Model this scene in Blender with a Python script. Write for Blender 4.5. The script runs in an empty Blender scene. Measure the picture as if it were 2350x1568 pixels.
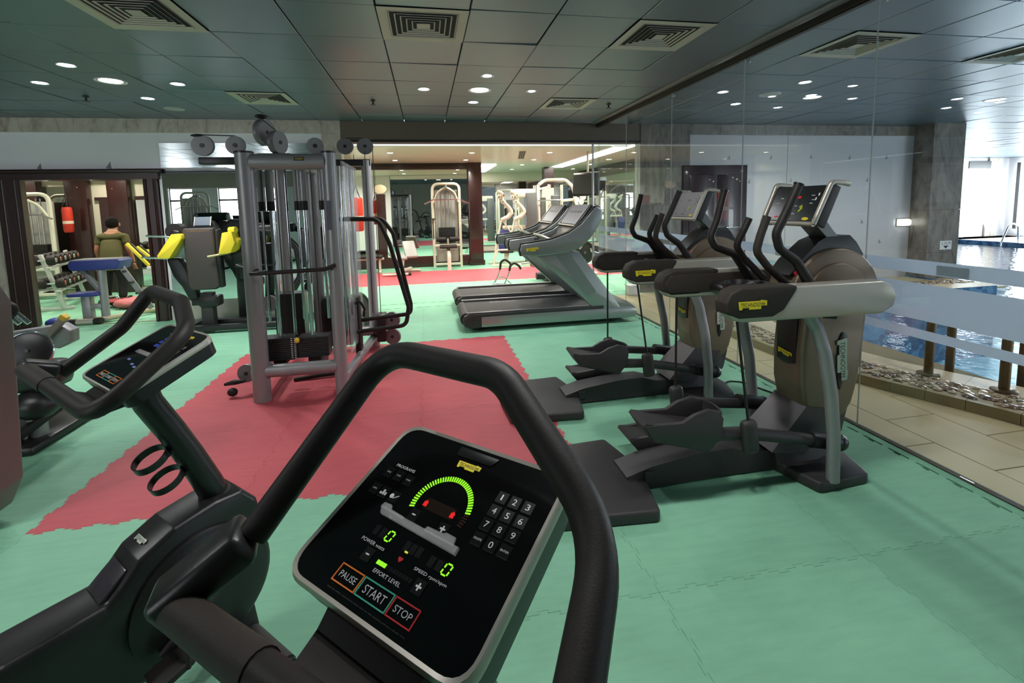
import bpy, bmesh, math, random
from mathutils import Vector, Matrix, Euler
SC = bpy.context.scene; COL = SC.collection
PI = math.pi
rnd = random.Random(7)

# ------------------------------------------------------------------ camera, world, exposure
HC = 1.511
cam = bpy.data.cameras.new('camera'); camo = bpy.data.objects.new('camera', cam); COL.objects.link(camo)
cam.sensor_fit = 'HORIZONTAL'; cam.sensor_width = 36.0; cam.lens = 16.343
cam.shift_x = 0.0; cam.shift_y = -0.08795; cam.clip_start = 0.03; cam.clip_end = 200
yaw, pitch, roll = 0.180287, 0.098894, 0.0225855
fwd = Vector((math.sin(yaw)*math.cos(pitch), math.cos(yaw)*math.cos(pitch), -math.sin(pitch)))
rgt = Vector((math.cos(yaw), -math.sin(yaw), 0)); dwn = fwd.cross(rgt)
r2 = rgt*math.cos(roll) + dwn*math.sin(roll); d2 = -rgt*math.sin(roll) + dwn*math.cos(roll)
M = Matrix((r2, -d2, -fwd)).transposed().to_4x4(); M.translation = Vector((0, 0, HC))
camo.matrix_world = M
SC.camera = camo
SC.view_settings.view_transform = 'Standard'; SC.view_settings.look = 'None'
SC.view_settings.exposure = 0.0; SC.view_settings.gamma = 1.0
SC.view_settings.use_curve_mapping = False
try:
    SC.cycles.use_denoising = True
    SC.cycles.max_bounces = 10; SC.cycles.diffuse_bounces = 4; SC.cycles.glossy_bounces = 6
    SC.cycles.transmission_bounces = 6; SC.cycles.transparent_max_bounces = 16
    SC.cycles.sample_clamp_indirect = 6.0; SC.cycles.caustics_reflective = False; SC.cycles.caustics_refractive = False
except Exception: pass
w = bpy.data.worlds.new('world'); SC.world = w; w.use_nodes = True
w.node_tree.nodes['Background'].inputs[0].default_value = (0.75, 0.85, 1.0, 1)
w.node_tree.nodes['Background'].inputs[1].default_value = 2.2

K_DOWN = 1.15      # gym downlights
K_WIN = 1.5       # daylight through windows
K_WARM = 3.4      # weight room lamps
def area_light(name, loc, rot, size, size_y, power, col, shape='RECTANGLE', spread=PI):
    l = bpy.data.lights.new(name, 'AREA'); l.shape = shape; l.size = size; l.size_y = size_y
    l.energy = power; l.color = col; l.spread = spread
    o = bpy.data.objects.new(name, l); COL.objects.link(o); o.location = loc; o.rotation_euler = rot
    return o

# ------------------------------------------------------------------ colours and materials
def lin(c):
    return c/12.92 if c <= 0.04045 else ((c+0.055)/1.055)**2.4
def srgb(r, g, b): return (lin(r/255), lin(g/255), lin(b/255), 1)
MATS = {}
def pm(name, col, rough=0.5, metal=0.0, var=0.0, vscale=6.0, bump=0.0, bscale=200.0, coat=0.0, emis=None, estr=0.0, spec=0.5, alpha=1.0, stretch=None):
    m = bpy.data.materials.new(name); m.use_nodes = True; nt = m.node_tree
    p = nt.nodes['Principled BSDF']
    p.inputs['Base Color'].default_value = col; p.inputs['Roughness'].default_value = rough
    p.inputs['Metallic'].default_value = metal; p.inputs['Specular IOR Level'].default_value = spec
    p.inputs['Coat Weight'].default_value = coat
    if emis: p.inputs['Emission Color'].default_value = emis; p.inputs['Emission Strength'].default_value = estr
    if alpha < 1: p.inputs['Alpha'].default_value = alpha
    tc = nt.nodes.new('ShaderNodeTexCoord'); src = tc.outputs['Object']
    if stretch:
        mp = nt.nodes.new('ShaderNodeMapping'); mp.inputs['Scale'].default_value = stretch
        nt.links.new(src, mp.inputs[0]); src = mp.outputs[0]
    if var > 0:
        n = nt.nodes.new('ShaderNodeTexNoise'); n.inputs['Scale'].default_value = vscale; n.inputs['Detail'].default_value = 4
        nt.links.new(src, n.inputs['Vector'])
        mx = nt.nodes.new('ShaderNodeMix'); mx.data_type = 'RGBA'
        nt.links.new(n.outputs[0], mx.inputs[0])
        c0 = [max(0, x*(1-var)) for x in col[:3]]+[1]; c1 = [min(1, x*(1+var)) for x in col[:3]]+[1]
        mx.inputs[6].default_value = c0; mx.inputs[7].default_value = c1
        nt.links.new(mx.outputs[2], p.inputs['Base Color'])
    if bump > 0:
        n2 = nt.nodes.new('ShaderNodeTexNoise'); n2.inputs['Scale'].default_value = bscale; n2.inputs['Detail'].default_value = 2
        nt.links.new(src, n2.inputs['Vector'])
        b = nt.nodes.new('ShaderNodeBump'); b.inputs['Strength'].default_value = bump; b.inputs['Distance'].default_value = 0.01
        nt.links.new(n2.outputs[0], b.inputs['Height']); nt.links.new(b.outputs[0], p.inputs['Normal'])
    MATS[name] = m
    return m
def emit(name, col, s):
    m = bpy.data.materials.new(name); m.use_nodes = True; nt = m.node_tree
    nt.nodes.remove(nt.nodes['Principled BSDF'])
    e = nt.nodes.new('ShaderNodeEmission'); e.inputs[0].default_value = col; e.inputs[1].default_value = s
    nt.links.new(e.outputs[0], nt.nodes['Material Output'].inputs[0]); MATS[name] = m
    return m
def thin_glass(name, tint, ior=1.5, rough=0.0, bump=0.0, bscale=3.0, boost=1.0):
    m = bpy.data.materials.new(name); m.use_nodes = True; nt = m.node_tree
    nt.nodes.remove(nt.nodes['Principled BSDF'])
    tr = nt.nodes.new('ShaderNodeBsdfTransparent'); tr.inputs[0].default_value = tint
    gl = nt.nodes.new('ShaderNodeBsdfGlossy'); gl.inputs['Roughness'].default_value = rough
    fr = nt.nodes.new('ShaderNodeLayerWeight'); fr.inputs[0].default_value = 0.5
    pw = nt.nodes.new('ShaderNodeMath'); pw.operation = 'POWER'; pw.inputs[1].default_value = 5.0
    r0 = ((ior-1)/(ior+1))**2
    mu = nt.nodes.new('ShaderNodeMath'); mu.operation = 'MULTIPLY_ADD'; mu.inputs[1].default_value = (1-r0)*boost; mu.inputs[2].default_value = r0*boost; mu.use_clamp = True
    nt.links.new(fr.outputs['Facing'], pw.inputs[0]); nt.links.new(pw.outputs[0], mu.inputs[0])
    mx = nt.nodes.new('ShaderNodeMixShader'); nt.links.new(mu.outputs[0], mx.inputs[0])
    nt.links.new(tr.outputs[0], mx.inputs[1]); nt.links.new(gl.outputs[0], mx.inputs[2])
    nt.links.new(mx.outputs[0], nt.nodes['Material Output'].inputs[0])
    if bump > 0:
        tc = nt.nodes.new('ShaderNodeTexCoord'); n = nt.nodes.new('ShaderNodeTexNoise'); n.inputs['Scale'].default_value = bscale; n.inputs['Detail'].default_value = 3
        nt.links.new(tc.outputs['Object'], n.inputs['Vector'])
        b = nt.nodes.new('ShaderNodeBump'); b.inputs['Strength'].default_value = bump; b.inputs['Distance'].default_value = 0.05
        nt.links.new(n.outputs[0], b.inputs['Height'])
        nt.links.new(b.outputs[0], gl.inputs['Normal']); nt.links.new(b.outputs[0], fr.inputs['Normal'])
    MATS[name] = m
    return m

def foam(name, col):
    # EVA foam mat: fine ribs, scuffs and pale stains
    m = pm(name, col, 0.62, 0, 0, spec=0.4); nt = m.node_tree; p = nt.nodes['Principled BSDF']
    tc = nt.nodes.new('ShaderNodeTexCoord'); oi = nt.nodes.new('ShaderNodeObjectInfo')
    geo = nt.nodes.new('ShaderNodeNewGeometry')
    n1 = nt.nodes.new('ShaderNodeTexNoise'); n1.inputs['Scale'].default_value = 1.3; n1.inputs['Detail'].default_value = 6; n1.inputs['Roughness'].default_value = 0.62
    nt.links.new(geo.outputs['Position'], n1.inputs['Vector'])
    n2 = nt.nodes.new('ShaderNodeTexNoise'); n2.inputs['Scale'].default_value = 22; n2.inputs['Detail'].default_value = 5
    mp = nt.nodes.new('ShaderNodeMapping'); mp.inputs['Scale'].default_value = (0.25, 1.6, 1); mp.inputs['Rotation'].default_value = (0, 0, 0.5)
    nt.links.new(geo.outputs['Position'], mp.inputs[0]); nt.links.new(mp.outputs[0], n2.inputs['Vector'])
    r1 = nt.nodes.new('ShaderNodeValToRGB'); r1.color_ramp.elements[0].position = 0.3; r1.color_ramp.elements[1].position = 0.75
    r1.color_ramp.elements[0].color = (0.86, 0.86, 0.86, 1); r1.color_ramp.elements[1].color = (1.12, 1.1, 1.08, 1)
    r2_ = nt.nodes.new('ShaderNodeValToRGB'); r2_.color_ramp.elements[0].position = 0.28; r2_.color_ramp.elements[1].position = 0.6
    r2_.color_ramp.elements[0].color = (0.93, 0.93, 0.93, 1); r2_.color_ramp.elements[1].color = (1.02, 1.02, 1.02, 1)
    nt.links.new(n1.outputs[0], r1.inputs[0]); nt.links.new(n2.outputs[0], r2_.inputs[0])
    a = nt.nodes.new('ShaderNodeMix'); a.data_type = 'RGBA'; a.blend_type = 'MULTIPLY'; a.inputs[0].default_value = 1; a.inputs[6].default_value = col
    nt.links.new(r1.outputs[0], a.inputs[7])
    b = nt.nodes.new('ShaderNodeMix'); b.data_type = 'RGBA'; b.blend_type = 'MULTIPLY'; b.inputs[0].default_value = 1
    nt.links.new(a.outputs[2], b.inputs[6]); nt.links.new(r2_.outputs[0], b.inputs[7])
    hs = nt.nodes.new('ShaderNodeHueSaturation'); mr = nt.nodes.new('ShaderNodeMapRange'); mr.inputs[3].default_value = 0.96; mr.inputs[4].default_value = 1.04
    nt.links.new(oi.outputs['Random'], mr.inputs[0]); nt.links.new(mr.outputs[0], hs.inputs['Value']); nt.links.new(b.outputs[2], hs.inputs['Color'])
    nt.links.new(hs.outputs[0], p.inputs['Base Color'])
    wv = nt.nodes.new('ShaderNodeTexWave'); wv.inputs['Scale'].default_value = 60; wv.inputs['Distortion'].default_value = 1.5
    nt.links.new(tc.outputs['Object'], wv.inputs['Vector'])
    bp = nt.nodes.new('ShaderNodeBump'); bp.inputs['Strength'].default_value = 0.12; bp.inputs['Distance'].default_value = 0.002
    nt.links.new(wv.outputs[1], bp.inputs['Height']); nt.links.new(bp.outputs[0], p.inputs['Normal'])
    return m
def marble(name, c0, c1, rough, vein):
    m = pm(name, c0, rough); nt = m.node_tree; p = nt.nodes['Principled BSDF']
    geo = nt.nodes.new('ShaderNodeNewGeometry'); mp = nt.nodes.new('ShaderNodeMapping'); mp.inputs['Scale'].default_value = (2.2, 2.2, 0.9)
    nt.links.new(geo.outputs['Position'], mp.inputs[0])
    n = nt.nodes.new('ShaderNodeTexNoise'); n.inputs['Scale'].default_value = 2.2; n.inputs['Detail'].default_value = 9; n.inputs['Distortion'].default_value = 1.6; n.inputs['Roughness'].default_value = 0.65
    nt.links.new(mp.outputs[0], n.inputs['Vector'])
    r = nt.nodes.new('ShaderNodeValToRGB'); e = r.color_ramp.elements
    e[0].position = 0.34; e[0].color = vein; e[1].position = 0.66; e[1].color = c1
    k = e.new(0.47); k.color = c0
    nt.links.new(n.outputs[0], r.inputs[0]); nt.links.new(r.outputs[0], p.inputs['Base Color'])
    return m

GREEN = foam('green_foam', srgb(132, 192, 160))
RED = foam('red_foam', srgb(192, 84, 92))
BLK = pm('black_rubber', srgb(36, 32, 30), 0.52, 0, 0.2, 30, 0.05, 500, spec=0.35)
GRIP = pm('black_grip_foam', srgb(50, 44, 39), 0.62, 0, 0.25, 60, 0.12, 420, spec=0.35)
PLAST = pm('black_plastic', srgb(30, 29, 30), 0.33, 0, 0.15, 20, 0.08, 900)
PLASTM = pm('matt_dark_plastic', srgb(50, 47, 48), 0.5, 0, 0.15, 12, 0.15, 600)
GLOSSB = pm('gloss_black_panel', (0.0035, 0.0035, 0.004, 1), 0.12, 0, spec=0.3)
SILV = pm('silver_paint', srgb(158, 158, 158), 0.36, 0.55, 0.06, 10)
SILVD = pm('grey_frame_paint', srgb(150, 148, 150), 0.4, 0.35, 0.08, 8)
TAUPE = pm('taupe_metal_paint', srgb(128, 112, 94), 0.42, 0.35, 0.08, 7)
SATIN = pm('satin_aluminium', srgb(190, 184, 172), 0.36, 0.5, 0.05, 8)
CHROME = pm('chrome', srgb(205, 208, 212), 0.12, 1.0)
PULLEY = pm('pulley_grey', srgb(128, 127, 130), 0.4, 0.1, 0.1, 20)
STACK = pm('weight_stack_grey', srgb(52, 50, 52), 0.42, 0.4, 0.1, 20)
YEL = pm('yellow_shell', srgb(240, 216, 60), 0.35, 0, 0.06, 5)
LOGOY = pm('logo_yellow', srgb(235, 216, 40), 0.5)
LOGOG = pm('logo_grey', srgb(196, 206, 190), 0.5)
INK = pm('black_ink', srgb(20, 19, 16), 0.6)
WHITE = pm('white_print', srgb(225, 225, 225), 0.5)
WPRINT = pm('white_key_print', srgb(205, 205, 205), 0.5, emis=(1, 1, 1, 1), estr=0.12)
CREAM = pm('cream_machine_paint', srgb(216, 213, 194), 0.42, 0, 0.06, 8)
WOOD = pm('dark_mahogany', srgb(46, 20, 19), 0.3, 0, 0.35, 8, coat=0.3, stretch=(6, 6, 0.6))
BLUE = pm('blue_vinyl', srgb(52, 62, 132), 0.45, 0, 0.1, 10)
BELT = pm('belt_black', srgb(42, 42, 44), 0.55, 0, 0.2, 40, 0.3, 500)
LCD = emit('lcd_blue', srgb(70, 90, 190), 0.55)
LEDG = emit('led_green', (0.32, 1.0, 0.03, 1), 1.1)
LEDR = emit('led_red', (1.0, 0.03, 0.03, 1), 0.8)
LEDY = emit('led_yellow', (0.9, 0.9, 0.1, 1), 0.7)
ORANGE = pm('orange_print', srgb(226, 120, 40), 0.5, emis=srgb(226, 120, 40), estr=0.15)
TEAL = pm('teal_print', srgb(60, 165, 140), 0.5, emis=srgb(60, 165, 140), estr=0.15)
REDP = pm('red_print', srgb(190, 40, 45), 0.5, emis=srgb(190, 40, 45), estr=0.15)
MIRROR = pm('mirror', (0.74, 0.78, 0.76, 1), 0.0, 1.0)
GLASS = thin_glass('partition_glass', (0.96, 0.985, 0.97, 1), 1.5)
CLEAR = pm('clear_acrylic', (0.9, 0.9, 0.9, 1), 0.1, 0, alpha=0.28, spec=0.8)

# ------------------------------------------------------------------ mesh helpers
def V3(p): return Vector(p)
def rounded(pts, rad, seg=5, closed=False):
    P = [Vector(p) for p in pts]; n = len(P); out = []
    for i, p in enumerate(P):
        rr = rad[i] if isinstance(rad, (list, tuple)) else rad
        if (not closed and i in (0, n-1)) or rr <= 0: out.append((p, i)); continue
        a = P[i-1]-p; b = P[(i+1) % n]-p
        ang = a.angle(b, PI)
        if ang > PI-0.02: out.append((p, i)); continue
        d = min(rr/math.tan(ang/2), a.length*0.49, b.length*0.49)
        s = p+a.normalized()*d; e = p+b.normalized()*d
        for k in range(seg+1):
            t = k/seg; out.append((s*(1-t)**2+p*2*t*(1-t)+e*t*t, i))
    return out
def as_rot(rot):
    if rot is None: return Matrix.Identity(3)
    if isinstance(rot, Matrix): return rot.to_3x3()
    return Euler(rot).to_matrix()
def axis_rot(d):
    return Vector((0, 0, 1)).rotation_difference(Vector(d).normalized()).to_matrix()
class MB:
    off = Vector((0, 0, 0))                                               # base of the thing being built, when its parts are written in room coordinates
    def __init__(s): s.v = []; s.f = []
    def add(s, vs, fs):
        k = len(s.v); s.v += [tuple(v) for v in vs]; s.f += [[i+k for i in f] for f in fs]; return s
    def addbm(s, bm, mtx=None):
        bm.verts.index_update()
        vs = [(mtx @ v.co if mtx else v.co.copy()) for v in bm.verts]
        s.add(vs, [[v.index for v in f.verts] for f in bm.faces]); bm.free(); return s
    def box(s, c, size, rot=None, bev=0.0, seg=2):
        bm = bmesh.new(); bmesh.ops.create_cube(bm, size=1.0)
        for v in bm.verts: v.co = Vector((v.co.x*size[0], v.co.y*size[1], v.co.z*size[2]))
        if bev > 0: bmesh.ops.bevel(bm, geom=bm.edges[:], offset=min(bev, min(size)*0.49), segments=seg, affect='EDGES', profile=0.5, clamp_overlap=True)
        m = as_rot(rot).to_4x4(); m.translation = Vector(c)
        return s.addbm(bm, m)
    def span(s, a, b, bev=0.0, seg=2):
        a = Vector(a); b = Vector(b)
        return s.box((a+b)/2, [abs(b[i]-a[i]) for i in range(3)], None, bev, seg)
    def bar(s, p0, p1, w, h, bev=0.0, up=(0, 0, 1)):
        p0 = Vector(p0); p1 = Vector(p1); z = (p1-p0); L = z.length; z.normalize()
        x = Vector(up).cross(z)
        if x.length < 1e-4: x = Vector((1, 0, 0))
        x.normalize(); y = z.cross(x)
        return s.box((p0+p1)/2, (w, h, L), Matrix((x, y, z)).transposed(), bev)
    def tube(s, pts, r, n=12, rad=0.0, seg=5, closed=False, cap=True, sx=1.0, sy=1.0):
        rp = rounded(pts, rad, seg, closed); P = [p for p, i in rp]
        R = [(r[i] if isinstance(r, (list, tuple)) else r) for p, i in rp]
        m = len(P); T = []
        for i in range(m):
            a = P[(i-1) % m] if (closed or i > 0) else P[i]; b = P[(i+1) % m] if (closed or i < m-1) else P[i]
            t = b-a; T.append(t.normalized() if t.length > 1e-9 else Vector((0, 0, 1)))
        nrm = T[0].orthogonal().normalized()
        if abs(T[0].z) < 0.9: nrm = (Vector((0, 0, 1))-T[0]*T[0].z).normalized()
        rings = []
        for i in range(m):
            if i: nrm = (T[i-1].rotation_difference(T[i]) @ nrm)
            nrm = (nrm-T[i]*nrm.dot(T[i])).normalized(); bn = T[i].cross(nrm)
            rings.append([P[i]+nrm*(math.cos(2*PI*k/n)*R[i]*sx)+bn*(math.sin(2*PI*k/n)*R[i]*sy) for k in range(n)])
        return s.loft(rings, closed, cap)
    def cyl(s, p0, p1, r0, r1=None, n=20):
        return s.tube([p0, p1], [r0, r0 if r1 is None else r1], n)
    def loft(s, rings, closed=False, cap=True):
        n = len(rings[0]); m = len(rings); vs = [p for r in rings for p in r]; fs = []
        for i in range(m if closed else m-1):
            j = (i+1) % m
            for k in range(n): fs.append([i*n+k, i*n+(k+1) % n, j*n+(k+1) % n, j*n+k])
        if cap and not closed: fs.append(list(range(n))[::-1]); fs.append([(m-1)*n+k for k in range(n)])
        return s.add(vs, fs)
    def prism(s, pts, plane, d0, d1, bev=0.0, rad=0.0, seg=4, bseg=2):
        if rad: pts = [(p.x, p.y) for p, i in rounded([(a, b, 0) for a, b in pts], rad, seg, True)]
        mk = {'xz': lambda a, b, d: (a, d, b), 'xy': lambda a, b, d: (a, b, d), 'yz': lambda a, b, d: (d, a, b)}[plane]
        bm = bmesh.new(); n = len(pts)
        A = [bm.verts.new(mk(a, b, d0)) for a, b in pts]; B = [bm.verts.new(mk(a, b, d1)) for a, b in pts]
        fa = bm.faces.new(A); fb = bm.faces.new(B[::-1])
        for i in range(n): bm.faces.new((A[i], B[i], B[(i+1) % n], A[(i+1) % n]))
        bmesh.ops.recalc_face_normals(bm, faces=bm.faces[:])
        if bev > 0:
            ed = [e for e in bm.edges if (e in fa.edges or e in fb.edges)] if False else list(set(list(fa.edges)+list(fb.edges)))
            bmesh.ops.bevel(bm, geom=ed, offset=bev, segments=bseg, affect='EDGES', profile=0.5, clamp_overlap=True)
        return s.addbm(bm)
    def lathe(s, prof, o=(0, 0, 0), axis=(0, 0, 1), n=28, cap=True):
        q = axis_rot(axis); o = Vector(o)
        rings = [[o+q @ Vector((r*math.cos(2*PI*k/n), r*math.sin(2*PI*k/n), h)) for k in range(n)] for r, h in prof]
        return s.loft(rings, False, cap)
    def torus(s, c, R, r, axis=(0, 0, 1), n=28, k=8):
        q = axis_rot(axis); c = Vector(c)
        pts = [c+q @ Vector((R*math.cos(2*PI*i/n), R*math.sin(2*PI*i/n), 0)) for i in range(n)]
        return s.tube(pts, r, k, 0, 1, True)
    def ell(s, c, rad, rot=None, n=16, m=10):
        q = as_rot(rot); c = Vector(c); rings = []
        for i in range(1, m):
            a = PI*i/m
            rings.append([c+q @ Vector((rad[0]*math.sin(a)*math.cos(2*PI*k/n), rad[1]*math.sin(a)*math.sin(2*PI*k/n), -rad[2]*math.cos(a))) for k in range(n)])
        return s.loft(rings)
    def text(s, body, size, mtx, depth=0.0, align='CENTER'):
        cu = bpy.data.curves.new('t', 'FONT'); cu.body = body; cu.size = size; cu.extrude = depth; cu.align_x = align; cu.align_y = 'CENTER'; cu.resolution_u = 3
        ob = bpy.data.objects.new('t', cu); me = bpy.data.meshes.new_from_object(ob)
        s.add([mtx @ v.co for v in me.vertices], [list(p.vertices) for p in me.polygons])
        bpy.data.objects.remove(ob); bpy.data.curves.remove(cu); bpy.data.meshes.remove(me); return s
    def textfit(s, body, w, h, mtx):
        # lettering scaled to a w x h box centred on mtx (h None keeps the proportions)
        q = MB().text(body, 1.0, Matrix.Identity(4)); xs = [v[0] for v in q.v]; ys = [v[1] for v in q.v]
        W = max(xs)-min(xs); H = max(ys)-min(ys); fx = w/W; fy = fx if h is None else h/H
        cx = (max(xs)+min(xs))/2; cy = (max(ys)+min(ys))/2
        s.add([mtx @ Vector(((v[0]-cx)*fx, (v[1]-cy)*fy, 0)) for v in q.v], q.f); return s
    def xf(s, mtx):
        s.v = [tuple(mtx @ Vector(v)) for v in s.v]; return s
    def mesh(s, name, mat, ang=35, fix=True):
        me = bpy.data.meshes.new(name); ox, oy, oz = MB.off
        me.from_pydata([(v[0]-ox, v[1]-oy, v[2]-oz) for v in s.v], [], s.f)
        if fix:
            bm = bmesh.new(); bm.from_mesh(me); bmesh.ops.recalc_face_normals(bm, faces=bm.faces[:]); bm.to_mesh(me); bm.free()
        me.materials.append(mat)
        if ang:
            me.polygons.foreach_set('use_smooth', [True]*len(me.polygons)); me.set_sharp_from_angle(angle=math.radians(ang))
        me.update(); return me
    def build(s, name, mat, parent=None, ang=35, fix=True, kind=None, label=None):
        o = bpy.data.objects.new(name, s.mesh(name, mat, ang, fix)); COL.objects.link(o)
        if parent: o.parent = parent
        if kind: o['kind'] = kind
        if label: o['label'] = label
        return o
def thing(name, label, cat, loc=(0, 0, 0), rz=0.0, group=None):
    o = bpy.data.objects.new(name, None); o.empty_display_size = 0.1; COL.objects.link(o)
    o.location = loc; o.rotation_euler = (0, 0, rz); o['label'] = label; o['category'] = cat
    if group: o['group'] = group
    return o
def room(name, label, cat, base, group=None):
    MB.off = Vector(base); return thing(name, label, cat, base, 0, group)
def room_end(): MB.off = Vector((0, 0, 0))
def tag(o, label, cat, group=None):
    o['label'] = label; o['category'] = cat
    if group: o['group'] = group
    return o
def struct(o): o['kind'] = 'structure'; return o
KIDS = {}
def copy_tree(o, parent=None, label=None):
    c = o.copy(); COL.objects.link(c)
    if parent: c.parent = parent
    if label: c['label'] = label
    for ch in list(o.children): copy_tree(ch, c)
    return c
def frame_mtx(o, x, y):
    x = Vector(x).normalized(); y = Vector(y); y = (y-x*y.dot(x)).normalized(); z = x.cross(y)
    m = Matrix((x, y, z)).transposed().to_4x4(); m.translation = Vector(o); return m
def badge(parent, o, x, y, width, body, plate, ink, name='logo_badge', th=0.0015):
    # stepped logo plate with lettering; o centre, x reading direction, y up
    m = frame_mtx(o, x, y); w = width; h = width*0.26
    pts = [(-.5, .5), (.28, .5), (.28, .62), (.5, .5), (.5, -.1), (.3, -.1), (.3, -.5), (-.12, -.5), (-.12, -.28), (-.36, -.28), (-.36, -.5), (-.46, -.5)]
    pl = MB().prism([(a*w, b*h) for a, b in pts], 'xy', 0, th).xf(m).build(name, plate, parent, 0)
    MB().textfit(body, w*0.84, h*0.5, m @ Matrix.Translation((0, 0.06*h, th*1.25))).build('lettering', ink, pl, 0, fix=False)
    return pl
# ------------------------------------------------------------------ setting: floor with jigsaw mats
TM = 0.926
def jig_edge():
    N = 11; pts = [(0.0, 0.0)]; h = 0.013
    for i in range(N):
        t0 = (i+0.5)/(N+0.0)*0.96+0.02; wq = 0.5/N*0.5
        s_ = 1 if i % 2 == 0 else -1
        pts += [(t0-wq*0.72, 0), (t0-wq*1.15, h*s_), (t0+wq*1.15, h*s_), (t0+wq*0.72, 0)] if i % 1 == 0 else []
    return pts
EDGE = jig_edge()
def jig_mesh(name, mat, w=TM, d=TM):
    g = 0.0006
    e = EDGE
    ring = [(t*w, -q) for t, q in e]                                    # near edge
    ring += [(w+q, t*d) for t, q in e]                                  # right edge
    ring += [(t*w, d-q) for t, q in reversed(e[1:])]; 
    ring.insert(len(e)*2, (w, d))
    ring += [(0, d)] + [(q, t*d) for t, q in reversed(e[1:])]
    c = (w/2, d/2); ring = [(x+(g if x < c[0] else -g), y+(g if y < c[1] else -g)) for x, y in ring]
    m = MB(); n = len(ring)
    m.add([(x, y, 0.0) for x, y in ring]+[(x, y, -0.014) for x, y in ring], [list(range(n))]+[[i+n, (i+1) % n+n, (i+1) % n, i] for i in range(n)])
    return m.mesh(name, mat, 0, fix=False)
floor = struct(MB().span((-9.5, -5, -0.06), (2.765, 7.25, -0.016)).span((-9, 7.25, -0.06), (5.2, 16, -0.016)).build('floor', PLASTM, None, 0))
mg, mr_ = jig_mesh('mat_green', GREEN), jig_mesh('mat_red', RED)
def mat_tile(me, x, y):
    o = bpy.data.objects.new('mat_tile', me); COL.objects.link(o); o.parent = floor; o.location = (x, y, 0)
GX, GY = -1.945, 2.468
for i in range(-8, 6):
    for j in range(-6, 5):
        x, y = GX+i*TM, GY+j*TM
        red = 0 <= i < 3 and 0 <= j < 3
        if x > 2.75: continue
        if x+TM > 2.79:                                                  # cut strip along the glass
            continue
        mat_tile(mr_ if red else mg, x, y)
xe = GX+5*TM                                                             # 2.685
MB().span((xe+0.014, -4.2, -0.014), (2.76, 7.1, -0.0004)).build('mat_strip', GREEN, floor, 0)
MB().span((GX-8*TM, 7.113, -0.014), (5.0, 7.414, -0.0004)).build('mat_strip', GREEN, floor, 0)
WX, WY = GX-6*TM, 7.428
for i in range(0, 13):
    for j in range(0, 8):
        red = j in (2, 3) and i > 5
        x, y = WX+i*TM, WY+j*TM
        mat_tile(mr_ if red else mg, x, y)
MB().span((-5.2, 7.24, -0.004), (-3.7, 7.262, 0.003)).build('threshold_strip', pm('threshold_brass', srgb(150, 120, 80), 0.4, 0.5), floor, 0)

# ------------------------------------------------------------------ ceilings of metal panels
PANEL = pm('perforated_metal_panel', srgb(124, 138, 148), 0.36, 0.72, 0.05, 3, 0.06, 900)
PJ = pm('ceiling_void', srgb(26, 28, 30), 0.8)
T = 0.6; CX0, CY0, CZ = -2.065, 3.783, 2.7925
def panel_mesh(w, d):
    g = 0.004; return MB().box((w/2, d/2, 0.009), (w-2*g, d-2*g, 0.018), None, 0.004, 1).mesh('ceiling_panel', PANEL, 0)
PME = panel_mesh(T, T)
def panel(par, x, y, me=PME):
    o = bpy.data.objects.new('ceiling_panel', me); COL.objects.link(o); o.parent = par
    o.location = (x, y, CZ+rnd.uniform(0, 0.0015)); o.rotation_euler = (rnd.gauss(0, 0.004), rnd.gauss(0, 0.004), 0)
ceiling = struct(MB().span((-9, -5, CZ+0.025), (2.76, 7.25, CZ+0.06)).build('ceiling', PJ, None, 0))
ceil2 = struct(MB().span((2.76, -5, CZ+0.025), (26, 16, CZ+0.06)).build('ceiling', PJ, None, 0))
VENTS = {(0, -1), (3, -1), (6, -1), (9, -1), (12, -1), (0, 3), (6, 3)}
half = panel_mesh(T, 7.25-(CY0+6*T-T)-T)
for k in range(-11, 8):
    for j in range(-11, 6):
        if (k, j) in VENTS: continue
        if k < -6 and j < -7: continue
        panel(ceiling, CX0+k*T, CY0+j*T)
    panel(ceiling, CX0+k*T, CY0+5*T+T, panel_mesh(T, 7.25-(CY0+6*T)))
st = MB()
for k in range(8, 42):
    for j in range(-12, 20):
        x, y = CX0+k*T, CY0+j*T
        if (k, j) in VENTS: continue
        if j > 5 and x < 8.6: continue
        near = (k <= 22 and -4 <= j <= 5) or (22 < k <= 34 and 0 <= j <= 10)
        if near: panel(ceil2, x, y)
        else: st.box((x+T/2, y+T/2, CZ+0.01), (T-0.008, T-0.008, 0.018), (rnd.gauss(0, .004), rnd.gauss(0, .004), 0))
st.build('ceiling_panels_far', PANEL, ceil2, 0, kind='stuff')

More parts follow.
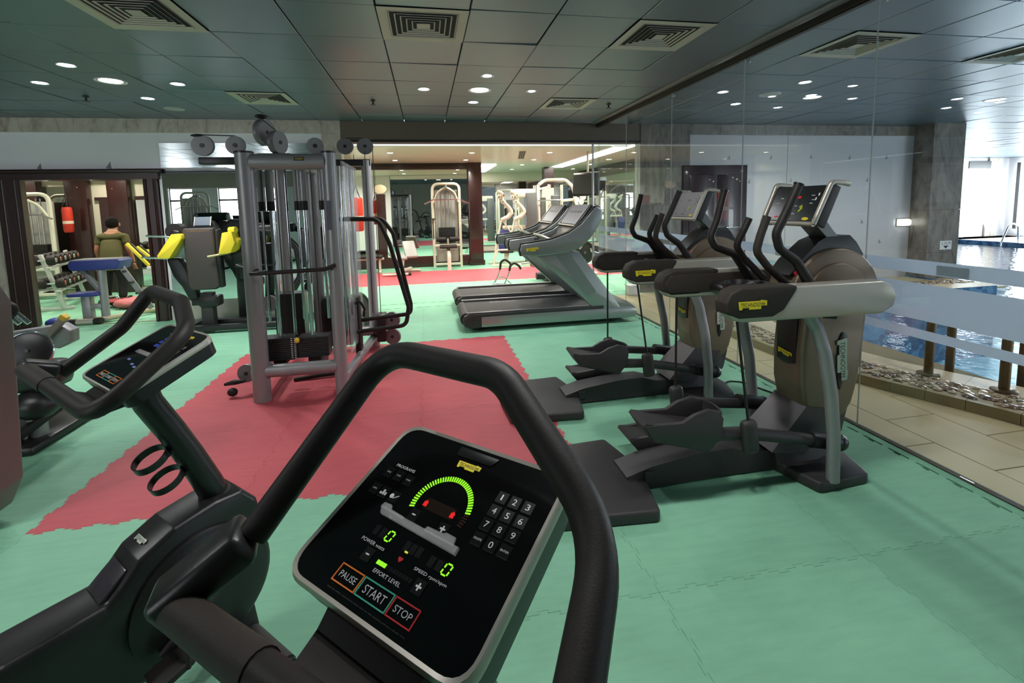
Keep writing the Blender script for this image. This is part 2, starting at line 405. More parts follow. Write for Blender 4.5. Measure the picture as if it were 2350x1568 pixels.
# air diffusers: frame, nested louvre rings, centre plate
VW = pm('diffuser_white', srgb(196, 190, 176), 0.5)
def diffuser(k, j, label):
    cx, cy = CX0+(k+.5)*T, CY0+(j+.5)*T
    t = thing('air_diffuser', label, 'air vent', (cx, cy, CZ), 0, 'square air diffusers in the metal ceilings')
    def ringm(a, b, z0, z1):                                            # square ring from half size a (z0) to b (z1)
        m = MB(); rr = []
        for h, z in ((a, z0), (b, z1), (b, z1+0.003), (a, z0+0.003)): rr.append([(-h, -h, z), (h, -h, z), (h, h, z), (-h, h, z)])
        return m.loft(rr, True)
    m = ringm(0.298, 0.235, -0.008, -0.004); m.build('frame', VW, t, 0)
    for i in range(5):
        a = 0.232-i*0.038; ringm(a, a-0.045, -0.008, 0.036).build('louvre', VW, t, 0)
    MB().loft([[(-h, -h, z), (h, -h, z), (h, h, z), (-h, h, z)] for h, z in ((0.046, -0.008), (0.02, 0.02))]).build('centre_plate', VW, t, 0)
    MB().loft([[(-h, -h, z), (h, -h, z), (h, h, z), (-h, h, z)] for h, z in ((0.236, 0.0), (0.236, 0.06), (0.01, 0.06))]).build('duct', PJ, t, 0)
diffuser(0, -1, 'pale square air diffuser above the left, nearest to the window glare in the ceiling')
diffuser(3, -1, 'pale square air diffuser in the front row, middle of the top edge')
diffuser(6, -1, 'pale square air diffuser in the front row, right one before the glass partition')
diffuser(9, -1, 'pale square air diffuser behind the glass, over the pool edge')
diffuser(12, -1, 'pale square air diffuser behind the glass, at the right picture edge')
diffuser(0, 3, 'smaller looking far air diffuser above the cable tower, left')
diffuser(6, 3, 'smaller looking far air diffuser near the brown header, right')

# downlights
RIMW = pm('downlight_rim', srgb(220, 222, 226), 0.35, 0.2)
E_COOL = emit('lamp_cool', (0.92, 0.95, 1.0, 1), 34*K_DOWN); E_BIG = emit('lamp_neutral', (1.0, 0.98, 0.9, 1), 20*K_DOWN); E_WARM = emit('lamp_warm', (1.0, 0.92, 0.72, 1), 20*K_DOWN)
E_OFF = pm('lamp_off', srgb(190, 190, 186), 0.3)
def downlight(x, y, z, r, em, label, group, light=None, lcol=(1, 1, 1)):
    t = thing('downlight', label, 'ceiling light', (x, y, z), 0, group)
    MB().lathe([(r, 0.0), (r*1.22, -0.004), (r*1.22, 0.002), (r, 0.012)], n=24, cap=False).build('rim', RIMW, t)
    MB().lathe([(r*0.99, 0.001), (r*0.6, -0.004), (0.001, -0.006)], n=24).build('lens', em, t)
    if light:
        l = bpy.data.lights.new('bulb', 'SPOT'); l.energy = light; l.color = lcol; l.spot_size = 2.6; l.spot_blend = 0.9; l.shadow_soft_size = r
        o = bpy.data.objects.new('bulb', l); COL.objects.link(o); o.parent = t; o.location = (0, 0, -0.03)
GRP = 'round downlights in the gym ceiling'
P_S, P_B = 30*K_DOWN, 70*K_DOWN
for x, y, d in [(.03, 5.3, 'left of'), (.65, 4.71, 'in front of'), (.63, 5.9, 'behind'), (1.23, 5.28, 'right of')]:
    downlight(x, y, CZ, .055, E_COOL, 'small cool downlight %s the big lamp in the middle of the ceiling' % d, GRP, P_S, (.93, .96, 1))
downlight(.64, 5.29, CZ, .105, E_BIG, 'large white round lamp in the middle of the ceiling', GRP, P_B, (1, .98, .92))
for x, y, d in [(-3.62, 5.38, 'left of'), (-2.98, 4.74, 'in front of'), (-3.01, 5.99, 'behind'), (-2.39, 5.31, 'right of')]:
    downlight(x, y, CZ, .055, E_COOL, 'small cool downlight %s the yellowish lamp at the upper left' % d, GRP, P_S*1.7, (.93, .96, 1))
downlight(-2.94, 5.25, CZ, .105, E_WARM, 'large yellowish round lamp in the ceiling at the upper left', GRP, P_B*1.5, (1, .95, .84))
downlight(-3.01, 6.55, CZ, .09, E_OFF, 'unlit round lamp near the back wall on the left', GRP)
for x in (-2.94, .64):                                                   # unseen lamps carrying on the rows, kept for their light
    for y in (1.5,):
        downlight(x, y, CZ, .105, E_BIG, 'round lamp above the %s exercise bike, out of view overhead' % ('left' if x < 0 else 'near'), 'unseen round lamps overhead', P_B*1.0, (1, .98, .92))
        for dx, dy in ((.6, 0), (-.6, 0)): downlight(x+dx, y+dy, CZ, .055, E_COOL, 'unseen small downlight %s of the round lamp above the %s exercise bike' % ('right' if dx > 0 else 'left', 'left' if x < 0 else 'near'), 'unseen small downlights overhead', P_S*1.0, (.93, .96, 1))
GP = 'round downlights in the pool hall ceiling'
for x, y, d in [(3.52, 5.12, 'left of'), (4.18, 4.62, 'in front of'), (4.13, 5.73, 'behind'), (4.78, 5.18, 'right of')]:
    downlight(x, y, CZ, .055, E_COOL, 'small cool downlight behind the glass, %s an unlit lamp' % d, GP, P_S*1.1, (.93, .96, 1))
downlight(4.2, 5.18, CZ, .1, E_OFF, 'unlit round lamp behind the glass over the pool edge', GP)
for x, y, d in [(7.04, 5.19, 'left of'), (7.58, 5.73, 'behind'), (8.3, 5.2, 'right of')]:
    downlight(x, y, CZ, .055, E_COOL, 'small cool downlight over the water, %s the big pool lamp' % d, GP, P_S*1.1, (.93, .96, 1))
downlight(7.7, 5.21, CZ, .105, E_BIG, 'large round lamp over the water at the right', GP, P_B*1.1, (.93, .96, 1))
for x, y, d in ((4.2, 1.5, 'near'), (7.7, 1.5, 'far')):  # unseen lamps, added to brighten the floor tiles below
    downlight(x, y, CZ, .105, E_BIG, 'unseen round lamp added to light the %s pool edge' % d, 'unseen round lamps overhead', P_B*1.2, (.97, .98, 1))
def sprinkler(x, y, label):
    t = thing('sprinkler', label, 'sprinkler', (x, y, CZ), 0, 'sprinkler heads in the ceiling')
    MB().lathe([(0.032, 0), (0.03, -0.006), (0.012, -0.01), (0.01, -0.04), (0.016, -0.045)], n=16).build('body', PLAST, t)
    MB().lathe([(0.035, -0.05), (0.035, -0.053)], n=16).build('deflector', PLAST, t)
sprinkler(-3.59, 5.95, 'dark sprinkler head under the ceiling at the left')
sprinkler(-.57, 5.9, 'dark sprinkler head in the middle of the ceiling')
sprinkler(2.39, 5.87, 'dark sprinkler head close to the glass track')

# ------------------------------------------------------------------ glass partition
G = 2.77
MB().span((2.665, -4.2, 2.776), (2.742, 7.25, 2.793), 0.002).build('trim_9', SILVD)['kind'] = 'structure'
trk = struct(MB().span((2.742, -4.2, 2.735), (2.80, 7.25, 2.792), 0.003).span((2.752, -4.2, 2.722), (2.79, 7.25, 2.737)).build('trim_1', pm('track_bronze', srgb(58, 54, 50), 0.4, 0.5), None, 0))
struct(MB().span((2.752, -4.2, -0.004), (2.79, 7.25, 0.006)).build('trim_2', pm('floor_channel', srgb(70, 66, 52), 0.5, 0.3), None, 0))
FILM = pm('frosted_film', srgb(228, 234, 246), 0.55, spec=0.3); FILM.node_tree.nodes['Principled BSDF'].inputs['Transmission Weight'].default_value = 0.0
_nt = FILM.node_tree; _tl = _nt.nodes.new('ShaderNodeBsdfTranslucent'); _tl.inputs[0].default_value = srgb(228, 234, 246); _mx = _nt.nodes.new('ShaderNodeMixShader'); _mx.inputs[0].default_value = 0.6
_nt.links.new(_nt.nodes['Principled BSDF'].outputs[0], _mx.inputs[1]); _nt.links.new(_tl.outputs[0], _mx.inputs[2]); _nt.links.new(_mx.outputs[0], _nt.nodes['Material Output'].inputs[0])
SEAL = pm('clear_seal', srgb(200, 205, 205), 0.25, 0, alpha=0.75)
ys = [7.245, 6.17, 4.95, 3.73, 2.51, 1.29, 0.07, -1.15, -2.4, -4.2]
for i in range(len(ys)-1):
    a, b = ys[i+1]+0.003, ys[i]-0.003
    p = struct(MB().span((G-0.004, a, 0.006), (G+0.004, b, 2.724)).build('window_%d' % (i+1), GLASS, None, 0))
    for z0, z1 in ((1.067, 1.145), (0.80, 1.012), (0.692, 0.745)):
        MB().span((G+0.0055, a, z0), (G+0.0065, b, z1)).build('frosted_band', FILM, p, 0)
    MB().span((G-0.0035, a-0.0055, 0.006), (G+0.0035, a-0.0005, 2.722)).build('joint_seal', SEAL, p, 0)
    if i in (2, 3, 4): MB().box((G-0.008, b-0.06, 2.69), (0.014, 0.03, 0.03), None, 0.004).build('clamp', CHROME, p, 0)
# door patch fittings of the glass
MB().box((G-0.012, 2.42, 2.70), (0.02, 0.03, 0.02), None, 0.004).build('clamp', PLAST, bpy.data.objects['window_5'], 0)

# stickers on the glass, printed to be read from the pool side
def sticker(y0, y1, z0, z1, rows, label):
    t = thing('glass_sticker', label, 'sticker', (G+0.009, (y0+y1)/2, (z0+z1)/2))
    MB().box((0, 0, 0), (0.001, y0-y1, z1-z0)).build('paper', pm('sticker_paper', srgb(205, 212, 225), 0.5), t, 0)
    m = MB(); H = (z1-z0); W = (y0-y1)
    rr = random.Random(len(rows))
    for side in (-0.0012,):
        for ri, row in enumerate(rows):
            zc = H*(0.5-(ri+0.5)/len(rows))*0.86; x = -W*0.44
            for wl in row:                                               # joined strokes of the script, dots above and below
                m.box((side, -(x+wl*W/2), zc-0.002), (0.0006, wl*W*0.96, H*0.05))
                q = x
                while q < x+wl*W:
                    hh = H*rr.choice([0.1, 0.16, 0.22, 0.08]); m.box((side, -q, zc+hh/2-0.002), (0.0006, W*0.014, hh))
                    if rr.random() < 0.5: m.box((side, -(q+W*.01), zc-H*0.07), (0.0006, W*0.014, H*0.035))
                    q += W*0.035
                x += wl*W+W*0.035
    m.build('lettering', INK, t, 0)
    e = MB()
    for s_ in (-1, 1):
        e.box((-0.001, s_*W*0.48, 0), (0.0006, 0.0016, H*0.92)); e.box((-0.001, 0, s_*H*0.46), (0.0006, W*0.96, 0.0016))
    e.build('border', INK, t, 0)
sticker(2.091, 1.931, 1.072, 1.128, [[.1, .22, .16, .1, .2], [.16, .14, .2, .14, .1]], 'small white sticker with two lines of black script on the upper frosted band')
sticker(3.31, 3.18, 1.06, 1.113, [[.4, .4], [.5, .3]], 'small sticker with black script on the glass behind the near cross trainer')

# ------------------------------------------------------------------ walls of the gym
MARB = marble('grey_marble', srgb(186, 174, 162), srgb(204, 194, 182), 0.25, srgb(154, 142, 132))
WHT = pm('white_stone_panel', srgb(234, 232, 236), 0.3, 0, 0.03, 2, coat=0.08)
TAU = pm('taupe_header', srgb(104, 92, 78), 0.5, 0, 0.05, 3)
PLA = pm('plaster', srgb(216, 208, 186), 0.7, 0, 0.03, 3)
INLAY = pm('grey_inlay', srgb(128, 128, 130), 0.3)
wb = struct(MB().span((-9, 7.25, 0), (-5.45, 7.45, 2.79)).span((-5.47, 7.25, 2.1), (-3.6, 7.45, 2.79)).span((-3.6, 7.25, 0), (-1.18, 7.45, 2.79)).build('wall_back', WHT, None, 0))
# marble frieze, pilaster and plinth as slabs in front of the wall
x = -6.4
while x < -1.2:
    w_ = 0.62; x1 = min(x+w_, -1.18)
    MB().span((x+.001, 7.232, 2.605), (x1-.001, 7.25, 2.792), 0.001, 1).build('marble_slab', MARB, wb, 0); x = x1
for z0, z1 in ((0, .9), (.9, 1.8), (1.8, 2.604)): MB().span((-1.44, 7.228, z0+.001), (-1.18, 7.25, z1), 0.001, 1).build('marble_slab', MARB, wb, 0)
for z0, z1 in ((0, .9), (.9, 1.8), (1.8, 2.604)): MB().span((-5.75, 7.228, z0+.001), (-5.47, 7.25, z1), 0.001, 1).build('marble_slab', MARB, wb, 0)
MB().span((-3.58, 7.222, 0.0), (-1.45, 7.25, 0.26), 0.002, 1).build('plinth', pm('cream_plinth', srgb(206, 200, 186), 0.4), wb, 0)
def inlay(par, x, z, s_, yy, flip=1):
    MB().prism([(x-s_*flip, z-s_*.75), (x, z+s_*.75), (x+s_*.15*flip, z-s_*.95)], 'xz', yy-0.001, yy).build('inlay', INLAY, par, 0)
inlay(wb, -4.98, 2.17, .05, 7.25); inlay(wb, -4.17, 2.18, .06, 7.25)
MIRO = MB().span((-3.56, 7.235, 0.262), (-1.445, 7.249, 2.47), 0.002, 1).build('mirror', MIRROR, None, 0)
tag(MIRO, 'large frameless wall mirror behind the cable tower', 'mirror')
MIRO2 = None
hdr = struct(MB().span((-1.18, 7.25, 2.52), (3.5, 7.45, 2.79)).build('wall_back', TAU, None, 0))
MB().span((-1.18, 7.235, 2.485), (3.5, 7.46, 2.522)).build('dark_edge', pm('black_edge', srgb(18, 16, 15), 0.5), hdr, 0)
# mahogany door casing
dr = struct(MB().span((-5.47, 7.19, 0), (-5.20, 7.25, 2.0)).span((-5.47, 7.25, 0), (-5.34, 7.47, 2.0)).build('door_1', WOOD, None, 0))
MB().span((-3.78, 7.20, 0), (-3.61, 7.47, 2.0)).build('jamb', WOOD, dr, 0)
MB().span((-5.50, 7.18, 1.98), (-3.58, 7.47, 2.1)).build('head', WOOD, dr, 0)
MB().tube([(-5.55, 7.19, 2.09), (-3.54, 7.19, 2.09)], 0.032, 10).build('crown_moulding', WOOD, dr)
for x in (-5.40, -5.26, -3.75, -3.64): MB().tube([(x, 7.195, 0.005), (x, 7.195, 1.98)], 0.018, 8).build('moulding', WOOD, dr)
# left wall, front wall (behind the viewer) with its windows
struct(MB().span((-9.2, -2.6, 0), (-9.0, 7.25, 2.79)).build('wall_left', pm('left_wall', srgb(120, 112, 102), 0.5), None, 0))
FWZ = -2.4
FW_ = struct(MB().span((-9.1, FWZ-.2, 0), (-8.2, FWZ, 2.79)).span((-3.5, FWZ-.2, 0), (2.76, FWZ, 2.79)).span((-8.2, FWZ-.2, 2.30), (-3.5, FWZ, 2.79)).build('wall_front', pm('front_wall', srgb(176, 170, 160), .5), None, 0))
E_SKY = emit('daylight_pane', (0.93, 0.96, 1.0, 1), 12*K_WIN)
FRM = pm('window_frame_dark', srgb(60, 62, 66), 0.4)
n = 20
def daywin(xa, xb, z0=.55, z1=2.3, y=-2.5, par=None):
    global n
    wn = struct(MB().span((xa, y-.01, z0), (xb, y+.01, z1)).build('window_%d' % n, E_SKY, None, 0)); n += 1
    m = MB()
    for xx in (xa, xb): m.span((xx-.03, y-.05, z0), (xx+.03, y+.05, z1))
    for zz in (z0, 1.12, 1.9, z1): m.span((xa, y-.05, zz-.03), (xb, y+.05, zz+.03))
    m.build('window_frame', FRM, wn, 0)
pr_ = -8.2
for xa, xb in ((-8.15, -7.45), (-6.7, -6.05), (-5.25, -4.6)):
    MB().span((pr_, FWZ-.2, 0), (xa, FWZ, 2.30)).build('pier', WHT, FW_, 0); pr_ = xb; daywin(xa, xb)
    MB().span((xa, FWZ-.2, 0), (xb, FWZ, .55)).build('sill', WHT, FW_, 0)
MB().span((pr_, FWZ-.2, 0), (-3.5, FWZ, 2.30)).build('pier', WHT, FW_, 0)
# front wall of the pool hall with an unseen tall window, kept to light the wall opposite
FP_ = struct(MB().span((2.76, -4.4, 0), (26.7, -4.2, .4)).span((2.76, -4.4, 2.6), (26.7, -4.2, 2.79)).build('wall_front', WHT, None, 0))
E_SKYP = emit('added_daylight_pool', (0.84, 0.92, 1.0, 1), 13.0*K_WIN)
pr_ = 2.76
for xa, xb in ((13, 16),):
    MB().span((pr_, -4.4, .4), (xa, -4.2, 2.6)).build('pier', WHT, FP_, 0); pr_ = xb
    wn = struct(MB().span((xa, -4.32, .4), (xb, -4.3, 2.6)).build('window_%d' % n, E_SKYP, None, 0)); n += 1
    m = MB()
    for k in range(4): m.span((xa+(xb-xa)*k/3-.03, -4.3, .4), (xa+(xb-xa)*k/3+.03, -4.24, 2.6))
    m.build('window_frame', FRM, wn, 0)
MB().span((pr_, -4.4, .4), (26.7, -4.2, 2.6)).build('pier', WHT, FP_, 0)
# ------------------------------------------------------------------ exercise bikes (two of a kind, facing away to the right)
TILT = 0.402; CZB = 1.091
def console_face(t, detail):
    cv = Vector((0, math.cos(TILT), math.sin(TILT)))
    m = frame_mtx((0, 0, CZB), (1, 0, 0), cv)
    W, H = 0.145, 0.122
    def rr(w, h, r, z, k=6):
        return [m @ Vector((p.x, p.y, z)) for p, i in rounded([(-w, -h, 0), (w, -h, 0), (w, h, 0), (-w, h, 0)], r, k, True)]
    c = MB().loft([rr(W-.03, H-.03, .04, -.062), rr(W+.004, H+.002, .036, -.052), rr(W+.0065, H+.0065, .035, -.012), rr(W+.0065, H+.0065, .035, -.006)], False).build('console', PLAST, t)
    MB().loft([rr(W+.007, H+.007, .035, -.014), rr(W+.0085, H+.0085, .036, -.004), rr(W+.0058, H+.0058, .034, .0045), rr(W+.001, H+.001, .032, .003), rr(W+.001, H+.001, .032, -.012)], True).build('silver_rim', SATIN, c, 50)
    f = MB().loft([rr(W+.0008, H+.0008, .032, -.004), rr(W+.0008, H+.0008, .032, .0022)], False).build('control_panel', GLOSSB, t, 30)
    Z = 0.0026
    def q(b): return b.xf(m)
    def at(u, v, z=Z): return m @ Vector((u, v, z))
    def txt(name, body, u, v, w, h, mat=WPRINT):
        return MB().textfit(body, w, h, m @ Matrix.Translation((u, v, Z+.0006))).build(name, mat, f, 0, fix=False)
    def frame(name, x0, x1, y0, y1, wd, mat):
        b = MB()
        for a in ((x0, y0, x1, y0+wd), (x0, y1-wd, x1, y1), (x0, y0, x0+wd, y1), (x1-wd, y0, x1, y1)):
            b.span((a[0], a[1], Z-.0004), (a[2], a[3], Z+.0008))
        return q(b).build(name, mat, f, 0)
    # arc of effort bars
    N = 44
    for i in range(N):
        a = math.radians(196-(196+14)*i/(N-1)); on = i < N-5
        b = MB().box((0, 0, 0), (.0076, .0021, .0006)); b.xf(Matrix.Translation((.0437*math.cos(a), .022+.0445*math.sin(a), Z)) @ Matrix.Rotation(a, 4, 'Z')); q(b).build('arc_segment', LEDG if on else DIM_A, f, 0)
    q(MB().prism([(-.0326, .1178), (.0409, .117), (.0346, .1045), (.030, .1028), (-.027, .1024), (-.031, .104)], 'xy', Z-.001, Z+.0012, .0008)).build('sensor_window', DIM, f)
    badge(f, at(.001, .0905), m.col[0].to_3d(), m.col[1].to_3d(), .041, 'TECHNOGYM', LOGOY, INK, th=.0008)
    # keypad
    KX = (.076, .0963, .1167); KY = (.0668, .0467, .0271, .0068)
    lab = ['1', '2', '3', '4', '5', '6', '7', '8', '9', 'DELETE', '0', 'ENTER']
    for i, s_ in enumerate(lab):
        u, v = KX[i % 3], KY[i//3]
        k = q(MB().box((u, v, Z), (.0165, .0165, .0012), None, .0005, 1)).build('key', DIM, f, 0)
        MB().textfit(s_, .0022 if s_ == '1' else (.0058 if len(s_) == 1 else .012), .0082 if len(s_) == 1 else .0026, m @ Matrix.Translation((u, v, Z+.0009))).build('key_print', WPRINT, k, 0, fix=False)
    txt('lettering', 'PROGRAMS', -.0948, .054, .038, .0046)
    for i, (u, v) in enumerate([(-.1173, .0394), (-.0966, .0397), (-.0758, .039), (-.1182, .010), (-.0989, .0101), (-.0769, .010)]):
        k = q(MB().box((u, v, Z), (.0165, .0165, .0012), None, .0005, 1)).build('key', DIM, f, 0)
        if i == 4:
            b = MB()
            for j, hh in enumerate((.003, .0075, .0045)): b.span((u-.006+j*.0045, v-.004, Z+.0004), (u-.003+j*.0045, v-.004+hh, Z+.0012))
            q(b).build('key_print', WPRINT, k, 0)
        elif i == 5:
            b = MB().ell((u-.005, v, Z+.0008), (.0036, .0036, .0004)); 
            b.bar((u-.001, v-.003, Z+.0008), (u+.007, v+.003, Z+.0008), .0006, .002)
            q(b).build('key_print', WPRINT, k, 0)
        else: MB().textfit(('TIME', 'CALORIES', 'DISTANCE', 'CPR')[i if i < 3 else 3], .008, .0022, m @ Matrix.Translation((u, v, Z+.0009))).build('key_print', WPRINT, k, 0, fix=False)
    # matrix display and its red lit characters
    q(MB().box((0, .021, Z-.0008), (.05, .016, .001))).build('dot_matrix', DIM_R, f, 0)
    for u in (-.0244, .0238):
        b = MB()
        for j in range(3): b.box((u+(j-1)*.0022, .0195+(.001 if j == 1 else 0), Z), (.0017, .009-.002*abs(j-1), .0006))
        q(b).build('red_digit', LEDR, f, 0)
    for u, v in ((-.029, 0), (-.0519, -.0665)):
        k = q(MB().box((u, v, Z), (.0165, .0165, .0012), None, .0005, 1)).build('key', DIM, f, 0); q(MB().box((u, v, Z+.0008), (.006, .0018, .0006))).build('minus_sign', WPRINT, k, 0)
    for u, v in ((.0238, -.0008), (.041, -.0687)):
        k = q(MB().box((u, v, Z), (.0165, .0165, .0012), None, .0005, 1)).build('key', DIM, f, 0); q(MB().box((u, v, Z+.0008), (.0085, .0022, .0006)).box((u, v, Z+.0008), (.0022, .0085, .0006))).build('plus_sign', WPRINT, k, 0)
    # clear reading ledge
    b = MB().prism([(-.081, -.0095), (-.075, -.0185), (.0625, -.0228), (.0625, -.0135)], 'xy', Z+.001, Z+.007, .001)
    b.prism([(-.081, -.011), (-.079, -.004), (-.066, -.0035), (-.062, -.009), (-.036, -.0105), (-.036, -.013)], 'xy', Z+.004, Z+.007)
    b.prism([(.004, -.014), (.006, -.008), (.033, -.0075), (.036, -.005), (.052, -.0055), (.054, -.015)], 'xy', Z+.004, Z+.007)
    q(b).build('clear_ledge', CLEAR, f)
    # zero readouts
    def zero(u, v):
        b = MB(); w_, h_ = .0046, .0066; sk = .14
        for x0, y0, x1, y1 in ((-w_*.7, h_, w_*.7, h_), (-w_*.7, -h_, w_*.7, -h_), (-w_, h_*.88, -w_, .001), (w_, h_*.88, w_, .001), (-w_, -h_*.88, -w_, -.001), (w_, -h_*.88, w_, -.001)):
            b.bar((u+x0+sk*y0, v+y0, Z+.0002), (u+x1+sk*y1, v+y1, Z+.0002), .0018, .0005, 0, (0, 0, 1))
        q(b).build('led_zero', LEDG, f, 0)
        for k2 in (1, 2): q(MB().box((u-.0125*k2, v, Z-.0002), (.009, .013, .0004))).build('unlit_digit', DIM, f, 0)
    zero(-.0404, -.0367); zero(.0611, -.0391)
    for k2 in (-1, 0, 1): q(MB().box((.003+k2*.0105, -.037+.0003*k2, Z-.0002), (.0085, .013, .0004))).build('unlit_digit', DIM, f, 0)
    txt('lettering', 'POWER watts', -.0556, -.0528, .043, .0046); txt('lettering', 'SPEED rpm/spm', .0468, -.0547, .052, .0048); txt('lettering', 'EFFORT LEVEL', -.0056, -.0772, .047, .0046)
    q(MB().box((-.0033, -.0434, Z), (.005, .0022, .0008))).build('led_dash', LEDY, f, 0)
    hp = []
    for i in range(20):
        a = 2*PI*i/20; hp.append((-.0045+.00024*16*math.sin(a)**3, -.0535+.00024*(13*math.cos(a)-5*math.cos(2*a)-2*math.cos(3*a)-math.cos(4*a))))
    q(MB().prism(hp, 'xy', Z-.0004, Z+.0005)).build('heart_symbol', REDP, f, 0)
    for i in range(3): q(MB().box((-.0302+i*.0056, -.0676, Z), (.0048, .005, .0006))).build('led_bar', LEDG, f, 0)
    for i in range(3, 11): q(MB().box((-.0302+i*.0056, -.0676, Z-.0002), (.0048, .005, .0004))).build('unlit_bar', DIM, f, 0)
    for s_, x0, x1, mt in (('PAUSE', -.0755, -.0335, ORANGE), ('START', -.032, .0205, TEAL), ('STOP', .022, .0615, REDP)):
        k = frame('key_outline', x0, x1, -.1085, -.0868, .0014, mt)
        MB().textfit(s_, (x1-x0)*.7, .0095 if s_ == 'START' else .0075, m @ Matrix.Translation(((x0+x1)/2, -.0977, Z+.0004))).build('key_print', WHITE, k, 0, fix=False)
    MB().textfit('read the safety instructions before you use this machine and see a doctor first', .135, .0018, m @ Matrix.Translation((-.006, -.1155, Z))).build('fine_print', pm('dim_print', srgb(90, 90, 90), .6), f, 0, fix=False)
    return c, f, m
DIM = pm('unlit_key_black', (.0055, .0055, .0055, 1), .4, spec=.25); DIM_R = pm('dim_red_window', (.022, .010, .006, 1), .25); DIM_A = pm('dim_amber', (.05, .02, .008, 1), .35)
def console_simple(t):
    cv = Vector((0, math.cos(TILT), math.sin(TILT))); m = frame_mtx((0, 0, CZB), (1, 0, 0), cv); W, H = .145, .122
    def rr(w, h, r, z, k=6): return [m @ Vector((p.x, p.y, z)) for p, i in rounded([(-w, -h, 0), (w, -h, 0), (w, h, 0), (-w, h, 0)], r, k, True)]
    c = MB().loft([rr(W-.03, H-.03, .04, -.062), rr(W+.004, H+.002, .036, -.052), rr(W+.0065, H+.0065, .035, -.012), rr(W+.0065, H+.0065, .035, -.006)], False).build('console', PLAST, t)
    MB().loft([rr(W+.007, H+.007, .035, -.014), rr(W+.0085, H+.0085, .036, -.004), rr(W+.0058, H+.0058, .034, .0045), rr(W+.001, H+.001, .032, .003), rr(W+.001, H+.001, .032, -.012)], True).build('silver_rim', SATIN, c, 50)
    f = MB().loft([rr(W+.0008, H+.0008, .032, -.004), rr(W+.0008, H+.0008, .032, .0022)], False).build('control_panel', GLOSSB, t, 30)
    Z = .0026
    def q(b): return b.xf(m)
    LB = pm('pale_blue_legend', srgb(120, 132, 190), .5, emis=srgb(120, 132, 200), estr=.12)
    q(MB().prism([(-.02, .1), (.02, .098), (.045, .12), (-.0, .122)], 'xy', Z-.0006, Z+.0004)).build('blue_corner_glare', LB, f, 0) if False else None
    badge(f, m @ Vector((.06, .098, Z)), m.col[0].to_3d(), m.col[1].to_3d(), .05, 'TECHNOGYM', LOGOY, INK, th=.0008)
    q(MB().box((-.03, .094, Z), (.05, .006, .0006))).build('lettering', WPRINT, f, 0)
    for i in range(4):
        for j in range(3): q(MB().box((-.036+i*.017, .04+j*.016, Z), (.012, .011, .0006))).build('lcd_segment', LCD, f, 0)
    q(MB().prism([(-.07, -.004), (-.066, .008), (.05, .008), (.056, -.004)], 'xy', Z, Z+.006, .001)).build('clear_ledge', CLEAR, f)
    for i in range(3):
        for j in range(4):
            k = q(MB().box((.075+i*.02, .06-j*.02, Z), (.015, .015, .001))).build('key', DIM, f, 0)
            MB().textfit(str((j*3+i+1) % 10), .005, .008, m @ Matrix.Translation((.075+i*.02, .06-j*.02, Z+.0008))).build('key_print', WPRINT, k, 0, fix=False)
    for u, v in ((-.05, -.03), (0, -.04), (.03, -.045)): q(MB().box((u, v, Z), (.018, .006, .0006))).build('readout_print', LB, f, 0)
    for s_, x0, x1, mt in (('PAUSE', -.0755, -.0335, ORANGE), ('START', -.032, .0205, TEAL), ('STOP', .022, .0615, ORANGE)):
        b = MB()
        for a in ((x0, -.1085, x1, -.107), (x0, -.088, x1, -.0865), (x0, -.1085, x0+.0014, -.0868), (x1-.0014, -.1085, x1, -.0868)): b.span((a[0], a[1], Z-.0004), (a[2], a[3], Z+.0008))
        k = q(b).build('key_outline', mt, f, 0)
        MB().textfit(s_, (x1-x0)*.7, .0085, m @ Matrix.Translation(((x0+x1)/2, -.0977, Z+.0004))).build('key_print', WPRINT, k, 0, fix=False)
    return c, f, m
